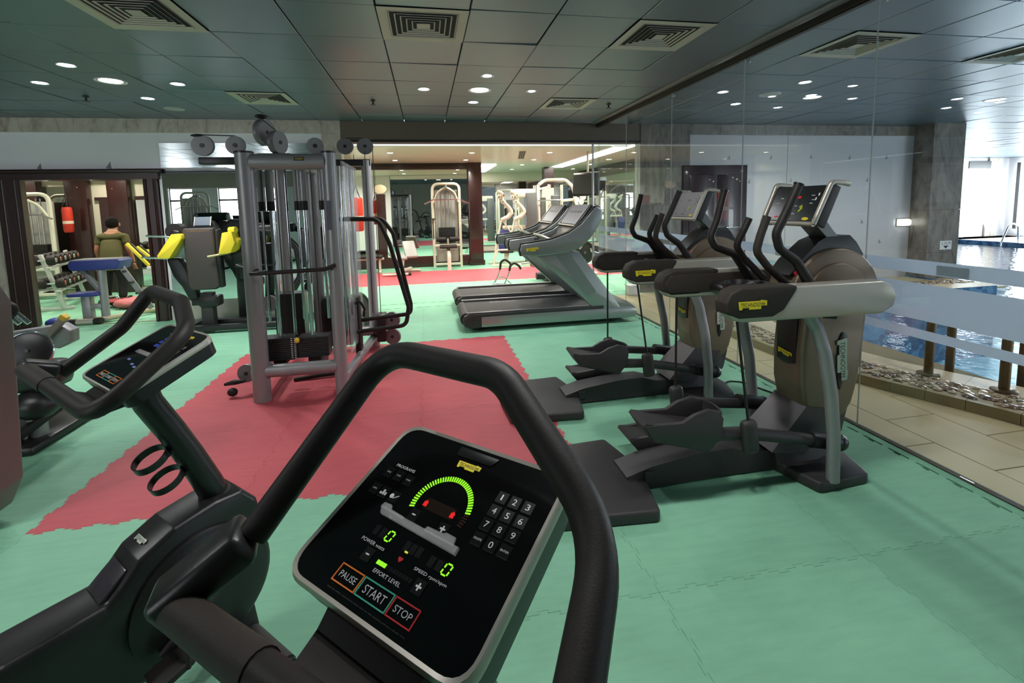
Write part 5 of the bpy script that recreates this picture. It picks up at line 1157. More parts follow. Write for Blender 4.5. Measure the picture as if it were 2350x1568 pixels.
MB().span((-4.64, 8.7, .56), (-4.34, 8.82, .63), .015).build('white_pad', WHITE, YB, 40); MB().bar((-4.5, 8.8, 0), (-4.5, 8.8, .58), .07, .07, .01).build('post', CREAM, YB, 40)
MB().span((-4.42, 8.85, .4), (-4.2, 9.2, .95), .04).build('black_pad', PLAST, YB, 50); MB().span((-4.7, 8.7, 0), (-4.2, 9.3, .05), .01).build('base', PLAST, YB, 40)
room_end()

# cable machines; the one by the mirror bay and its punch bag replace reflections
def cable_frame(name, label, x, y, w_, h, seat, loc_):
    t = room(name, label, 'gym machine', (x, y, 0))
    MB().tube([(x-w_/2, y, 0), (x-w_/2, y, h), (x+w_/2, y, h), (x+w_/2, y, 0)], .035, 14, .16, 7).build('frame', CREAM, t, 60)
    MB().span((x-w_/2, y-.03, .05), (x+w_/2, y+.03, .11), .01).build('foot_beam', CREAM, t, 40); MB().span((x-w_/2, y-.03, .52), (x+w_/2, y+.03, .58), .01).build('mid_beam', CREAM, t, 40)
    MB().tube([(x-w_*.46, y-.02, h*.78), (x-w_*.30, y-.08, h*.90), (x, y-.16, h*.965), (x+w_*.30, y-.08, h*.90), (x+w_*.46, y-.02, h*.78)], .025, 12, .2, 5).build('arch', CREAM, t, 60)
    pulley(t, (x, y-.2, h*.95), .07, (1, 0, 0))
    MB().tube([(x-w_*.8, y-.25, h*.765), (x-w_*.5, y-.25, h*.81), (x+w_*.5, y-.25, h*.81), (x+w_*.8, y-.25, h*.765)], .014, 10, .06).build('lat_bar', CHROME, t)
    MB().cyl((x, y-.22, h*.81), (x, y-.2, h*.93), .005, None, 6).build('steel_cable', BLK, t)
    for i in range(14): MB().box((x, y+.08, .62+i*.028), (w_*.62, .13, .025), None, .002, 1).build('weight_plate', PLAST, t, 0)
    for dx in (-.12, -.05, .05, .12): MB().cyl((x+dx, y+.08, .6), (x+dx, y+.08, h*.96), .01, None, 8).build('guide_rod', CHROME, t)
    MB().span((x-w_*.42, y+.17, .12), (x+w_*.42, y+.185, h*.93)).build('back_shroud', pm('shroud_panel', srgb(176, 176, 170), .35, .3), t, 0)
    if seat:
        MB().tube([(x, y-.62, 0), (x, y-.60, .38), (x, y-.4, .47), (x, y-.05, .52)], .045, 14, .14, 6).build('seat_stem', CREAM, t, 60)
        MB().box((x, y-.42, .555), (.42, .34, .07), None, .025).build('seat', BLK, t, 50)
        for s_ in (-1, 1): MB().cyl((x+s_*.05, y-.28, .72), (x+s_*.28, y-.28, .72), .06, None, 18).build('thigh_roller', BLK, t)
        MB().cyl((x, y-.28, .52), (x, y-.28, .74), .02).build('roller_stem', CREAM, t)
        MB().box((x-.34, y-.05, 1.22), (.14, .04, .02), None, .006).build('hook', BLK, t, 0); MB().cyl((x-.34, y-.05, .72), (x-.34, y-.05, 1.22), .012).build('hook_rod', BLK, t)
        MB().ell((x, y-.05, .66), (.014, .014, .014)).build('selector_pin', MATS['yellow_knob'], t)
    room_end()
    return t
cable_frame('lat_pulldown', 'cream lat pulldown machine with chrome bar in front of the framed mirror', .50, 11.72, .66, 2.08, True, None)
cable_frame('reflected_station', 'cream cable station in place of a mirror reflection, behind the dumbbell rack', -6.95, 9.75, .62, 1.9, False, None)  # solid machine where the mirror only reflects one
def punch_bag(x, y, z0, z1, r, label):
    t = thing('punch_bag', label, 'punching bag', (x, y, z0), 0, 'red punch bags hung on chains'); h = z1-z0
    MB().lathe([(r*.8, 0), (r, .03), (r*1.02, h*.5), (r, h-.04), (r*.85, h)], n=24).build('bag', pm('bag_red', srgb(196, 52, 32), .45), t, 50)
    for k in range(4):
        a = PI/4+k*PI/2; MB().tube([(r*.8*math.cos(a), r*.8*math.sin(a), h-.01), (0, 0, h+.26)], .006, 6).build('strap', BLK, t)
    MB().cyl((0, 0, h+.26), (0, 0, WCZ-z0), .006, None, 8).build('chain', STACK, t)
    MB().lathe([(r*1.015, h*.34), (r*1.03, h*.36), (r*1.03, h*.44), (r*1.015, h*.46)], n=24, cap=False).build('band', pm('bag_band', srgb(226, 200, 180), .5), t)
punch_bag(-1.40, 10.0, 1.05, 1.74, .13, 'red punching bag hanging beside the cable tower, at the left of the opening')
punch_bag(-6.45, 9.86, 1.2, 1.66, .075, 'red punching bag in place of a mirror reflection beyond the dumbbell rack')  # hung here in place of a red reflection in the mirror bay

# benches before the framed mirror
AB = room('adjustable_bench', 'grey adjustable bench with white frame in front of the framed mirror', 'bench', (-.62, 10.55, 0))
MB().box((-.66, 10.6, .44), (.30, .62, .07), (.12, 0, .25), .025).build('seat_pad', pm('pale_grey_vinyl', srgb(150, 150, 146), .45), AB, 50)
MB().box((-.40, 10.85, .56), (.28, .5, .07), (.75, 0, .25), .025).build('back_pad', MATS['pale_grey_vinyl'], AB, 50)
MB().bar((-.60, 10.55, .02), (-.55, 10.75, .42), .07, .07, .01).build('leg', CREAM, AB, 40); MB().tube([(-1.0, 10.55, .035), (-.42, 10.55, .035)], .028, 12).build('foot_bar', CREAM, AB)
MB().cyl((-.44, 10.55, .035), (-.38, 10.55, .035), .034, None, 12).build('foot_cap', BLK, AB); MB().bar((-.60, 10.6, .1), (-.40, 11.15, .1), .06, .05, .01).build('spine', CREAM, AB, 40); MB().tube([(-.62, 11.15, .035), (-.18, 11.15, .035)], .028, 12).build('foot_bar', CREAM, AB)
room_end()
LB_ = room('flat_bench', 'low black bench with white legs left of the adjustable bench', 'bench', (-1.45, 11.3, 0))
MB().box((-1.42, 11.3, .38), (.75, .3, .07), None, .025).build('pad', BLK, LB_, 50); MB().box((-1.42, 11.3, .325), (.8, .08, .05), None, .01).build('beam', CREAM, LB_, 40)
for x in (-1.72, -1.12):
    MB().box((x, 11.3, .17), (.05, .08, .32), None, .008).build('leg', CREAM, LB_, 40); MB().box((x, 11.3, .025), (.06, .42, .05), None, .01).build('foot', CREAM, LB_, 40)
room_end()

# press station with two jointed cream levers
PR = room('press_machine', 'cream press machine with two jointed lever arms right of the dark column', 'gym machine', (2.1, 11.6, 0))
for dx, y in ((0, 11.45), (.36, 11.6)):
    x = 1.80+dx
    a = MB().tube([(x-.05, y, 1.86), (x+.08, y, 1.80), (x+.0, y, 1.72), (x+.10, y, 1.60), (x+.24, y, 1.45), (x+.30, y, 1.33), (x+.20, y, 1.22), (x+.03, y, 1.16)], [.05, .055, .05, .045, .05, .06, .055, .04], 14, .08, 5).build('lever_arm', CREAM, PR, 60)
    for px_, pz_ in ((x-.02, 1.72), (x+.07, 1.60), (x+.10, 1.76)): MB().cyl((px_, y-.08, pz_), (px_, y-.03, pz_), .045, None, 18).build('pivot_disc', CREAM, a); MB().cyl((px_, y-.085, pz_), (px_, y-.075, pz_), .015, None, 12).build('pivot_bolt', BLK, a)
    MB().tube([(x+.05, y, 1.2), (x-.10, y, .6), (x-.18, y, .02)], .025, 12, .1).build('front_leg', CREAM, PR); MB().tube([(x+.03, y, 1.18), (x+.2, y, .95), (x+.26, y, .86), (x+.26, y, .5)], .018, 10, .06).build('hand_grip', CREAM, PR)
MB().span((2.18, 11.62, 1.70), (2.75, 11.74, 1.92), .03).build('top_beam', CREAM, PR, 40); MB().span((1.9, 11.66, .92), (2.62, 11.72, 1.0), .01).build('mid_beam', CREAM, PR, 40)
MB().span((2.50, 11.55, .02), (2.78, 11.85, 1.82), .02).build('stack_tower', pm('tower_grey', srgb(96, 98, 96), .4, .2), PR, 40)
for i in range(9): MB().box((2.64, 11.54, .2+i*.05), (.22, .05, .045), None, .003, 1).build('weight_plate', PLAST, PR, 0)
MB().box((1.95, 11.75, .62), (.3, .1, .55), (-.15, 0, 0), .03).build('back_pad', BLUE, PR, 50); MB().box((1.95, 11.55, .36), (.34, .36, .07), None, .025).build('seat', BLK, PR, 50); MB().span((1.91, 11.5, 0), (1.99, 11.6, .34), .01).build('seat_post', CREAM, PR, 40)
for y in (11.35, 11.95): MB().span((1.55, y-.03, 0), (2.8, y+.03, .06), .01).build('base_bar', CREAM, PR, 40)
MB().tube([(1.62, 11.3, .18), (1.70, 11.3, .42), (1.95, 11.3, .42)], .02, 10, .05).build('step_frame', CREAM, PR)
room_end()
# smith rack with discs
def disc(par, c, r, axis, mat, holes=False, name='weight_disc'):
    d = MB().lathe([(.026, -.022), (r*.35, -.026), (r*.45, -.014), (r*.85, -.014), (r*.88, -.024), (r, -.022), (r, .022), (r*.88, .024), (r*.85, .014), (r*.45, .014), (r*.35, .026), (.026, .022)], c, axis, 32).build(name, mat, par, 40)
    MB().lathe([(.035, -.03), (.035, .03)], c, axis, 14).build('hub', CHROME, d)
    if holes:
        q = axis_rot(axis)
        for k in range(3):
            a = 2*PI*k/3+.5; MB().box(Vector(c)+q @ Vector((r*.65*math.cos(a), r*.65*math.sin(a), 0)), (.03, .09, .056), q @ Euler((0, 0, a)).to_matrix(), .01).build('grip_slot', PALEC, d, 0)
    return d
SM = room('smith_rack', 'cream rack with curved top tube and black discs, behind the treadmills', 'gym machine', (3.3, 11.8, 0))
MB().tube([(2.88, 11.75, 2.02), (3.05, 11.75, 2.14), (3.60, 11.75, 2.14), (3.78, 11.7, 1.95), (3.86, 11.6, 1.4), (3.92, 11.5, .05)], .045, 14, .22, 7).build('arch_tube', CREAM, SM, 60)
for x, y in ((2.88, 11.8), (3.17, 11.8), (3.62, 12.2), (2.9, 12.3)): MB().tube([(x, y, 0), (x, y, 2.03)], .042, 14).build('upright', CREAM, SM)
MB().bar((2.84, 11.78, 1.90), (3.2, 11.78, 1.98), .05, .05, .01).build('slanted_beam', CREAM, SM, 40); MB().bar((3.45, 11.7, 1.60), (3.95, 11.7, 1.64), .05, .07, .01).build('side_arm', CREAM, SM, 40)
for x, z in ((3.86, 1.62), (3.98, 1.56), (4.04, 1.68)): MB().cyl((x, 11.62, z), (x, 11.72, z), .07, None, 18).build('pivot_disc', CREAM, SM)
MB().bar((3.9, 11.66, 1.5), (3.62, 11.66, 1.12), .12, .06, .02).build('lever_plate', CREAM, SM, 40)
MB().cyl((2.84, 11.7, 1.62), (3.95, 11.7, 1.62), .014, None, 10).build('barbell', CHROME, SM)
for c in ((3.45, 11.55, 1.22), (3.95, 11.5, 1.22), (4.32, 11.6, 1.25)): disc(SM, c, .24, (.3, -1, 0), BLK)
for y in (11.5, 12.3): MB().span((2.8, y-.03, 0), (4.0, y+.03, .06), .01).build('base_bar', CREAM, SM, 40)
MB().span((2.9, 11.95, .3), (3.12, 12.15, 1.7), .02).build('stack_tower', MATS['tower_grey'], SM, 40); MB().span((3.25, 12.0, .3), (3.5, 12.2, 1.75), .02).build('stack_tower', MATS['tower_grey'], SM, 40)
room_end()
PT = room('disc_stand', 'black disc with grip slots on a low cream stand behind the near treadmill', 'rack', (3.28, 9.45, 0))
disc(PT, (3.25, 9.3, .49), .235, (.25, -1, 0), BLK, True); MB().cyl((3.25, 9.3, .49), (3.3, 9.5, .49), .025).build('peg', CHROME, PT); MB().bar((3.32, 9.5, .02), (3.36, 9.5, 1.0), .06, .06, .01).build('post', CREAM, PT, 40); MB().span((3.1, 9.3, 0), (3.55, 9.7, .05), .01).build('base', CREAM, PT, 40)
room_end()
TV = room('television', 'black television hung from the ceiling on a thin pole', 'television', (3.38, 9.5, 1.66))
MB().box((3.36, 9.5, 1.92), (.05, .62, .50), (0, .12, .75), .015).build('cabinet', PLAST, TV, 40)
MB().box((3.325, 9.47, 1.925), (.012, .56, .42), (0, .12, .75), .004).build('screen', pm('tv_screen', srgb(38, 40, 42), .15), TV, 0)
MB().box((3.34, 9.70, 1.92), (.03, .03, .5), (0, .12, .75), .006).build('silver_edge', SATIN, TV, 40)
MB().cyl((3.42, 9.55, 1.9), (3.42, 9.55, WCZ), .022, None, 12).build('ceiling_pole', SATIN, TV); room_end()
DP = room('dip_handles', 'pair of bent chrome bars with black grips standing on the red band', 'exercise stand', (1.45, 8.75, 0))
for dx, dy, dz in ((0, 0, .03), (.15, -.2, -.02)):
    x, y = 1.36+dx, 8.8+dy
    MB().tube([(x-.10, y, .03), (x-.02, y, .2), (x+.0, y, .30)], .011, 10, .05).build('leg', CHROME, DP)
    MB().tube([(x, y, .28), (x+.02, y, .40+dz), (x+.10, y, .45+dz), (x+.19, y, .38+dz), (x+.22, y, .32+dz)], .022, 12, .08, 6).build('foam_grip', BLK, DP)
MB().tube([(1.2, 8.75, .012), (1.3, 8.7, .14), (1.42, 8.7, .14), (1.55, 8.6, .012)], .01, 8, .05).build('brace', CHROME, DP); MB().tube([(1.2, 8.85, .012), (1.62, 8.55, .012)], .01, 8).build('base_wire', CHROME, DP); room_end()
LC = room('leg_curl', 'low machine with dark rollers between the treadmill and the red band', 'gym machine', (2.3, 8.9, 0))
MB().box((2.3, 8.9, .30), (.36, .7, .08), (0, 0, .3), .03).build('pad', pm('pink_brown_vinyl', srgb(150, 96, 92), .5), LC, 50); MB().span((2.24, 8.6, 0), (2.34, 9.2, .26), .02).build('base', PLASTM, LC, 40)
for x in (2.1, 2.5): MB().cyl((x-.08, 8.55, .16), (x+.08, 8.55, .16), .07, None, 16).build('roller', BLK, LC)
MB().tube([(1.85, 9.1, .34), (2.05, 9.1, .36), (2.3, 9.1, .36)], .02, 10).build('side_bar', SATIN, LC); room_end()
LD = room('leaning_disc', 'black disc leaning behind the cable tower on the green mat', 'weight disc', (-.86, 6.0, 0))
disc(LD, (-.84, 6.0, .235), .235, (.9, -.3, .28), BLK); room_end()
_m = bpy.data.objects['leaning_disc']
# ------------------------------------------------------------------ pool hall
TILE = pm('beige_stone_tile', srgb(198, 182, 144), .4, 0, .10, 3.5, .05, 60)
pf = struct(MB().span((2.77, -5, -.35), (4.6, 7.25, -.03)).span((4.6, 6.45, -.35), (8.9, 7.25, -.03)).build('floor', pm('grout', srgb(128, 116, 88), .8), None, 0))
# outer edge of the pool: points along the curb (outer foot), running away from the viewer and round to the right
CURB = [(4.25, -1.2), (4.15, .2), (3.98, 1.5), (3.77, 2.27), (3.58, 2.72), (3.42, 3.10), (3.31, 3.6), (3.27, 4.2), (3.33, 4.8), (3.52, 5.35), (3.9, 5.85), (4.5, 6.2), (5.4, 6.38), (6.6, 6.44), (8.9, 6.46)]
def offs(pts, d):
    out = []
    for i, p in enumerate(pts):
        a = Vector(pts[max(0, i-1)]); b = Vector(pts[min(len(pts)-1, i+1)]); t = (b-a).normalized(); nrm = Vector((t.y, -t.x)); q = Vector(p)+nrm*d; out.append((q.x, q.y))
    return out
def dense(pts, k=6):
    out = []
    for i in range(len(pts)-1):
        p0, p1, p2, p3 = [Vector(pts[max(0, min(len(pts)-1, i+j))]) for j in (-1, 0, 1, 2)]
        for s in range(k):
            t = s/k; out.append(tuple(.5*((2*p1)+(p2-p0)*t+(2*p0-5*p1+4*p2-p3)*t*t+(3*p1-p0-3*p2+p3)*t**3)))
    out.append(tuple(pts[-1])); return out
CD = dense(CURB)
def ribbon(m, pa, pb, z0, z1, zb):
    rings = [[(a[0], a[1], zb), (a[0], a[1], z0), (b[0], b[1], z1), (b[0], b[1], zb)] for a, b in zip(pa, pb)]
    return m.loft(rings)
# floor tiles, .6 m, laid on the diagonal joint of the photograph's paving
tm = {}
def tile_at(x0, y0, x1, y1):
    k = (round(x1-x0, 3), round(y1-y0, 3))
    if k not in tm: tm[k] = MB().box(((x1-x0)/2, (y1-y0)/2, -.015), (x1-x0-.006, y1-y0-.006, .03), None, .002, 1).mesh('floor_tile', TILE, 0)
    o = bpy.data.objects.new('floor_tile', tm[k]); COL.objects.link(o); o.parent = pf; o.location = (x0, y0, rnd.uniform(-.001, .0))
ylist = [-1.5+.62*i for i in range(15)]
xlist = [2.79, 3.02, 3.42, 3.82, 4.22, 4.6]
for i in range(len(xlist)-1):
    for j in range(14):
        y0 = ylist[j]+(.31 if i % 2 else 0); y1 = min(y0+.62, 7.24)
        if y0 > 7.2: continue
        cxm, cym = (xlist[i]+xlist[i+1])/2, (y0+y1)/2
        dd = min((Vector(p)-Vector((cxm, cym))).length for p in CD); side = any(False for _ in ())
        inside = False
        near = min(range(len(CD)), key=lambda k_: (Vector(CD[k_])-Vector((cxm, cym))).length)
        a = Vector(CD[max(0, near-1)]); b = Vector(CD[min(len(CD)-1, near+1)]); t = (b-a).normalized(); sgn = (Vector((cxm, cym))-Vector(CD[near])).dot(Vector((t.y, -t.x)))
        if sgn > .45: continue
        tile_at(xlist[i], y0, xlist[i+1], y1)
x = 4.6
while x < 8.9:
    tile_at(x, 6.0, x+.6, 6.62); tile_at(x, 6.62, x+.6, 7.24); x += .6
# curb stones, pebble bed, coping tiles
CST = pm('curb_stone', srgb(150, 134, 98), .4, 0, .15, 5); COP = pm('coping_beige', srgb(206, 188, 156), .35, 0, .08, 5)
bed = struct(ribbon(MB(), offs(CD, .03), offs(CD, .36), .07, .075, -.2).build('trim_6', pm('mortar', srgb(176, 164, 136), .55, 0, .15, 9), None, 0))
N_ = len(CD); i = 6
while i < N_-1:
    a = CD[i:i+4]; 
    if len(a) < 2: break
    o1 = offs(CD, 0)[i:i+4]; o2 = offs(CD, .05)[i:i+4]
    ribbon(MB(), o1, o2, .078, .078, -.05).build('curb_stone', CST, bed, 0); i += 3
i = 6
while i < N_-1:
    o1 = offs(CD, .36)[i:i+3]; o2 = offs(CD, .66)[i:i+3]
    if len(o1) < 2: break
    e0 = [tuple(Vector(p).lerp(Vector(q), .012)) for p, q in zip(o1, o2)]
    m = MB(); r = []
    ribbon(m, o1, o2, .078, .07, .0)
    m.v = [(v[0], v[1], v[2]) for v in m.v]; m.build('coping_tile', COP, bed, 0); i += 2
# joints show as gaps: shrink every stone a little along its length
for o in list(bed.children):
    if o.name.startswith(('coping_tile', 'curb_stone')):
        c = sum((v.co for v in o.data.vertices), Vector())/len(o.data.vertices)
        for v in o.data.vertices: v.co = c+(v.co-c)*.988
PEB = [pm('pebble_%d' % k, col, .3, 0, .2, 8) for k, col in enumerate([srgb(120, 94, 74), srgb(158, 134, 108), srgb(96, 80, 68), srgb(186, 168, 138), srgb(136, 118, 90)])]
pms = []
for k in range(10):
    rr = random.Random(k); m = MB().ell((0, 0, 0), (.036*rr.uniform(.75, 1.25), .027*rr.uniform(.8, 1.25), .016), (0, 0, 0), 8, 4); pms.append(m.mesh('pebble', PEB[k % 5], 60))
rs = random.Random(11); cnt = 0; far = {k: MB() for k in range(5)}
o1, o2 = offs(CD, .065), offs(CD, .345)
cand = []
for i in range(N_-1):
    A, B = Vector(o1[i]), Vector(o1[i+1]); A2, B2 = Vector(o2[i]), Vector(o2[i+1]); L = (B-A).length
    nn = max(1, int(L/.052))
    for s in range(nn):
        for r_ in range(5):
            u = (s+rs.random()*.9)/nn; v = (r_+rs.random()*.8+.1)/5
            p = A.lerp(B, u).lerp(A2.lerp(B2, u), v); t = (B-A)
            cand.append((p.length if p.y > 1.4 else 99, p, math.atan2(t.y, t.x)+rs.gauss(0, .5)))
cand.sort(key=lambda c: c[0])
for n_, (d, p, a) in enumerate(cand):
    if n_ < 300:
        o = bpy.data.objects.new('pebble', pms[rs.randrange(10)]); COL.objects.link(o); o.parent = bed; o.location = (p.x, p.y, .077); o.rotation_euler = (rs.gauss(0, .1), rs.gauss(0, .1), a); o.scale = (rs.uniform(.8, 1.15),)*3
    else:
        far[rs.randrange(5)].ell((p.x, p.y, .077), (.036*rs.uniform(.7, 1.2), .027, .016), (0, 0, a), 7, 4)
for k in range(5):
    if far[k].v: far[k].build('pebble_bed', PEB[k], bed, 60, kind='stuff')
# basin with blue mosaic, water
bt = pm('pool_mosaic', srgb(92, 168, 204), .3); nt = bt.node_tree; p_ = nt.nodes['Principled BSDF']
br = nt.nodes.new('ShaderNodeTexBrick'); br.inputs['Scale'].default_value = 9; br.inputs['Color1'].default_value = srgb(130, 200, 224); br.inputs['Color2'].default_value = srgb(104, 178, 210); br.inputs['Mortar'].default_value = srgb(160, 200, 215); br.offset = 0; br.inputs['Brick Width'].default_value = .5; br.inputs['Row Height'].default_value = .5
geo = nt.nodes.new('ShaderNodeNewGeometry'); nt.links.new(geo.outputs['Position'], br.inputs['Vector']); nt.links.new(br.outputs[0], p_.inputs['Base Color'])
wt = pm('waterline_tile', srgb(58, 110, 160), .2); nt = wt.node_tree; p_ = nt.nodes['Principled BSDF']
vo = nt.nodes.new('ShaderNodeTexVoronoi'); vo.inputs['Scale'].default_value = 9; rp = nt.nodes.new('ShaderNodeValToRGB'); rp.color_ramp.elements[0].color = srgb(30, 66, 120); rp.color_ramp.elements[1].color = srgb(120, 170, 205)
geo = nt.nodes.new('ShaderNodeNewGeometry'); nt.links.new(geo.outputs['Position'], vo.inputs['Vector']); nt.links.new(vo.outputs['Color'], rp.inputs[0]); nt.links.new(rp.outputs[0], p_.inputs['Base Color'])
inner = offs(CD, .64); ZW = -.06
FAR = [(17.6, 12.6), (17.6, -1.2)]
bs = struct(MB().span((3.2, -2, -1.15), (17.7, 12.8, -1.1)).build('trim_7', bt, None, 0))
ribbon(MB(), inner, offs(CD, .66), .066, .066, -1.3).build('basin_wall', wt, bs, 0)
MB().span((8.9, 6.44, -1.3), (8.95, 12.6, .03)).build('basin_wall', wt, bs, 0); MB().span((8.9, 12.55, -1.3), (17.6, 12.65, .04)).build('basin_wall', wt, bs, 0); MB().span((17.5, -2, -1.3), (17.6, 12.6, .04)).build('basin_wall', wt, bs, 0)
WATER = thin_glass('pool_water', (.86, .96, .98, 1), 1.33, .02, .22, 6.5)
poly = list(inner)+[(8.92, 6.46-.64+.3), (8.92, 12.6), (17.55, 12.6), (17.55, -1.6), (4.9, -1.6)]
poly = inner[:-1]+[(8.92, 5.82), (8.92, 12.6), (17.55, 12.6), (17.55, -1.6), (4.9, -1.6)]
wv = MB(); wv.add([(x, y, ZW) for x, y in poly], [list(range(len(poly)))])
ws = wv.build('pool_water', WATER, None, 0); ws['kind'] = 'structure'; ws.name = 'water'
# deck at the far side
struct(MB().span((17.6, -2, -.3), (27, 13.6, .03)).span((8.9, 12.65, -.3), (27, 13.6, .03)).build('floor', pm('far_deck', srgb(214, 206, 190), .35), None, 0))
# wall with marble bands, white panels and inlays; corner pillar
MARBD = marble('dark_marble', srgb(112, 106, 97), srgb(132, 125, 114), .25, srgb(84, 80, 74))
PWHT = pm('pool_wall_stone', srgb(184, 184, 186), .3, 0, .03, 2, coat=.06)
pw = struct(MB().span((3.5, 7.25, -.2), (8.92, 7.45, 2.79)).build('wall_pool', PWHT, None, 0))
for z0, z1 in ((0, .9), (.9, 1.8), (1.8, 2.62)):
    for x0, x1 in ((3.5, 3.95), (3.95, 4.38)): MB().span((x0+.001, 7.232, z0+.001), (x1-.001, 7.25, z1), .001, 1).build('marble_slab', MARBD, pw, 0)
x = 3.5
while x < 8.9:
    MB().span((x+.001, 7.23, 2.62), (min(x+.72, 8.92)-.001, 7.25, 2.792), .001, 1).build('marble_slab', MARBD, pw, 0); x += .72
for x0, x1 in ((4.385, 6.25), (6.255, 8.6)): MB().span((x0, 7.238, .0), (x1, 7.25, 2.615), .002, 1).build('stone_panel', PWHT, pw, 0)
for x, z, fl_ in ((5.94, 2.25, 1), (6.74, 2.26, 1), (7.54, 2.24, 1), (8.33, 2.24, 1), (6.35, 1.85, 1), (5.53, 1.84, 1), (7.94, 1.84, 1), (8.63, 1.06, -1), (7.84, 1.08, -1), (8.25, .7, -1), (5.13, 2.25, 1)): inlay(pw, x, z, .05, 7.238, fl_)
pl_ = struct(MB().span((8.92, 6.91, -.4), (9.58, 7.45, 2.79)).build('trim_8', MARBD, None, 0))
for k in range(4): MB().span((8.905, 6.895, -.3+k*.78), (9.595, 7.2, -.3+(k+1)*.78-.003), .002, 1).build('marble_slab', MARBD, pl_, 0)
sg = room('depth_sign', 'white depth sign with black arrow on the marble pillar', 'sign', (9.31, 6.89, .61))
MB().span((9.18, 6.886, .53), (9.44, 6.893, .69)).build('plate', WHITE, sg, 0)
MB().textfit('2.10 M', .2, .05, frame_mtx((9.31, 6.8845, .645), (1, 0, 0), (0, 0, 1))).build('lettering', INK, sg, 0, fix=False); MB().prism([(9.25, .60), (9.37, .60), (9.31, .55)], 'xz', 6.883, 6.886).build('arrow', INK, sg, 0); room_end()
for z, x in ((1.03, 8.75),):
    lp = room('wall_lamp', 'bright oblong wall lamp on the white wall beside the pillar', 'wall lamp', (x, 7.2, z)); MB().box((x, 7.20, z), (.26, .07, .12), None, .03).build('glass', emit('wall_lamp_glow', (1, 1, 1, 1), 5), lp, 40); MB().box((x, 7.232, z), (.28, .012, .14), None, .005).build('back_plate', SATIN, lp, 0); room_end()
# dark panels on the pool wall, built in place of a glass reflection
d2 = struct(MB().span((4.25, 7.20, 0), (5.45, 7.245, 2.11), .01).build('dark_reflection', WOOD, None, 40))
for x0, x1 in ((4.36, 4.82), (4.88, 5.34)): MB().span((x0, 7.19, .15), (x1, 7.205, 1.95), .008).build('reflection_panel', WOOD, d2, 40)
MB().bar((4.5, 7.17, 1.05), (5.3, 7.17, 1.05), .02, .02, .006).build('reflection_bar', CHROME, d2)
# far wall with tall window
fwl = struct(MB().span((9.58, 7.25, -.3), (9.75, 13.3, 2.79)).build('wall_pool', WHT, None, 0))
fw2 = struct(MB().span((9.6, 13.3, 0), (18.65, 13.5, 2.79)).span((19.55, 13.3, 0), (27, 13.5, 2.79)).span((18.65, 13.3, 0), (19.55, 13.5, .46)).span((18.65, 13.3, 2.42), (19.55, 13.5, 2.79)).build('wall_far', WHT, None, 0))
MB().span((18.65, 13.22, 2.43), (19.6, 13.32, 2.68)).build('blind_box', PLAST, fw2, 0)
for x0, x1 in ((19.56, 20.0), (18.0, 18.64)): MB().span((x0, 13.24, 0), (x1, 13.3, 2.79), .002, 1).build('marble_slab', MARB if x0 > 19 else WHT, fw2, 0)
E_SKY2 = emit('daylight_pane_far', (.82, .91, 1, 1), 12*K_WIN)
wn = struct(MB().span((18.65, 13.4, .46), (19.55, 13.42, 2.42)).build('window_15', E_SKY2, None, 0))
MB().span((19.0, 13.36, .46), (19.03, 13.4, 2.42)).span((18.65, 13.36, 1.35), (19.03, 13.4, 1.38)).build('window_frame', pm('pale_frame', srgb(190, 196, 205), .4), wn, 0)
wn2 = struct(MB().span((20.4, 6.4, .3), (20.42, 12.9, 2.6)).build('window_16', E_SKYP, None, 0))  # unseen window, added to light the frosted film and the water
struct(MB().span((20.5, -5, 0), (20.7, 13.5, 2.79)).build('wall_right', WHT, None, 0))
for k in range(4): MB().span((20.3, 6.4+k*2.16-.05, .3), (20.4, 6.4+k*2.16+.05, 2.6)).build('window_frame', FRM, wn2, 0)
# chrome ladder, chair
LDR = room('pool_ladder', 'pair of bent chrome pool ladder rails at the far pool edge', 'ladder', (17.6, 11.1, .03))
for y in (11.22, 10.62): MB().tube([(17.2, y, -.5), (17.25, y, .05), (17.45, y, .52), (17.62, y, .62), (17.85, y, .55), (17.9, y, .03)], .024, 12, .14, 6).build('rail', CHROME, LDR, 60)
for z in (-.15, -.4): MB().bar((17.2, 10.62, z), (17.2, 11.22, z), .05, .02).build('step', CHROME, LDR, 0)
room_end()
CHR = room('deck_chair', 'dark blue deck chair by the far wall at the right edge', 'chair', (19.5, 11.6, .03))
MB().box((19.62, 11.65, .75), (.5, .05, .75), (-.25, 0, .6), .02).build('backrest', pm('navy_mesh', srgb(56, 72, 118), .6), CHR, 40); MB().box((19.45, 11.35, .40), (.5, .5, .05), (0, 0, .6), .015).build('seat', MATS['navy_mesh'], CHR, 40)
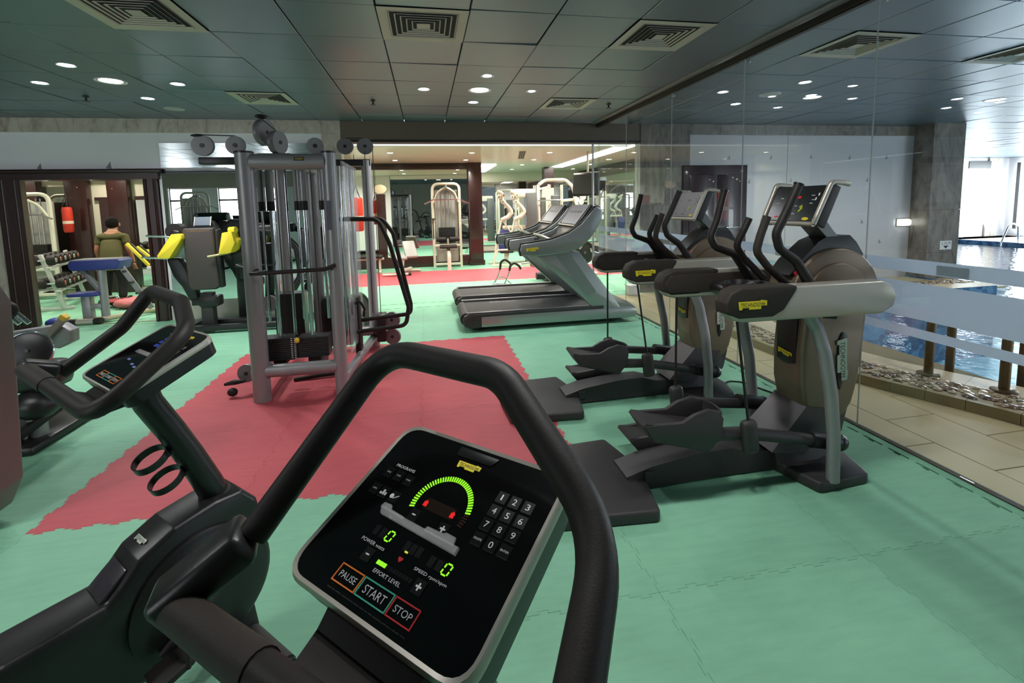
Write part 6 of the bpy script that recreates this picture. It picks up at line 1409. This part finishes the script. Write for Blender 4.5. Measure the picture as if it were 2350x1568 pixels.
for dx, dy in ((-.1, -.25), (.25, -.1), (-.1+.15, .2), (.3, .3)): MB().cyl((19.4+dx, 11.35+dy, .03), (19.4+dx, 11.35+dy, .40), .018, None, 10).build('leg', SATIN, CHR)
room_end()
# bronze rails rising from the pebble bed by the near pool edge
BRZ = pm('bronze_rail', srgb(104, 84, 58), .35, .6, .2, 6)
def rail(xa, ya, xb, yb, h, label, nm=None):
    t = room('pool_rail', label, 'handrail', (xa, ya, .075), 'bronze handrails at the pool edge')
    MB().tube([(xa, ya, .07), (xa, ya, h), (xa+(xb-xa)*.5, ya+(yb-ya)*.5, h+.06), (xb, yb, h), (xb, yb, -.5)], .031, 16, .16, 7).build('rail', BRZ, t, 60)
    MB().lathe([(.075, 0), (.075, .012), (.05, .02)], (xa, ya, .078), (0, 0, 1), 20).build('foot_flange', BRZ, t); room_end()
rail(3.93, 2.97, 4.36, 3.13, .56, 'bronze handrail rising from the pebbles behind the frosted bands, left one')
rail(4.10, 2.58, 4.53, 2.74, .56, 'bronze handrail rising from the pebbles behind the frosted bands, right one')
bx = room('storage_box', 'small white box on the floor beyond the glass corner', 'box', (3.28, 7.08, 0)); MB().span((3.2, 7.0, 0), (3.36, 7.16, .15), .01).build('body', WHITE, bx, 40); MB().span((3.19, 6.99, .148), (3.37, 7.17, .17), .008).build('lid', WHITE, bx, 40); room_end()

# more machines behind the viewer, seen only in the wall mirror
_t = [o for o in bpy.data.objects if o.name.startswith('treadmill') and o.parent is None]
for k, (x, y, rz, lb) in enumerate(((-5.2, -1.3, 1.57, 'treadmill seen only as a reflection in the wall mirror, left one'), (-3.9, -1.3, 1.57, 'treadmill seen only as a reflection in the wall mirror, right one'))):
    c = copy_tree(_t[0], None, lb); c.location = (x, y, 0); c.rotation_euler = (0, 0, rz)
_p = bpy.data.objects['lat_pulldown']; c = copy_tree(_p, None, 'lat pulldown seen only as a reflection in the wall mirror'); c.location = (-6.6, -.6, 0); c.rotation_euler = (0, 0, 2.6)
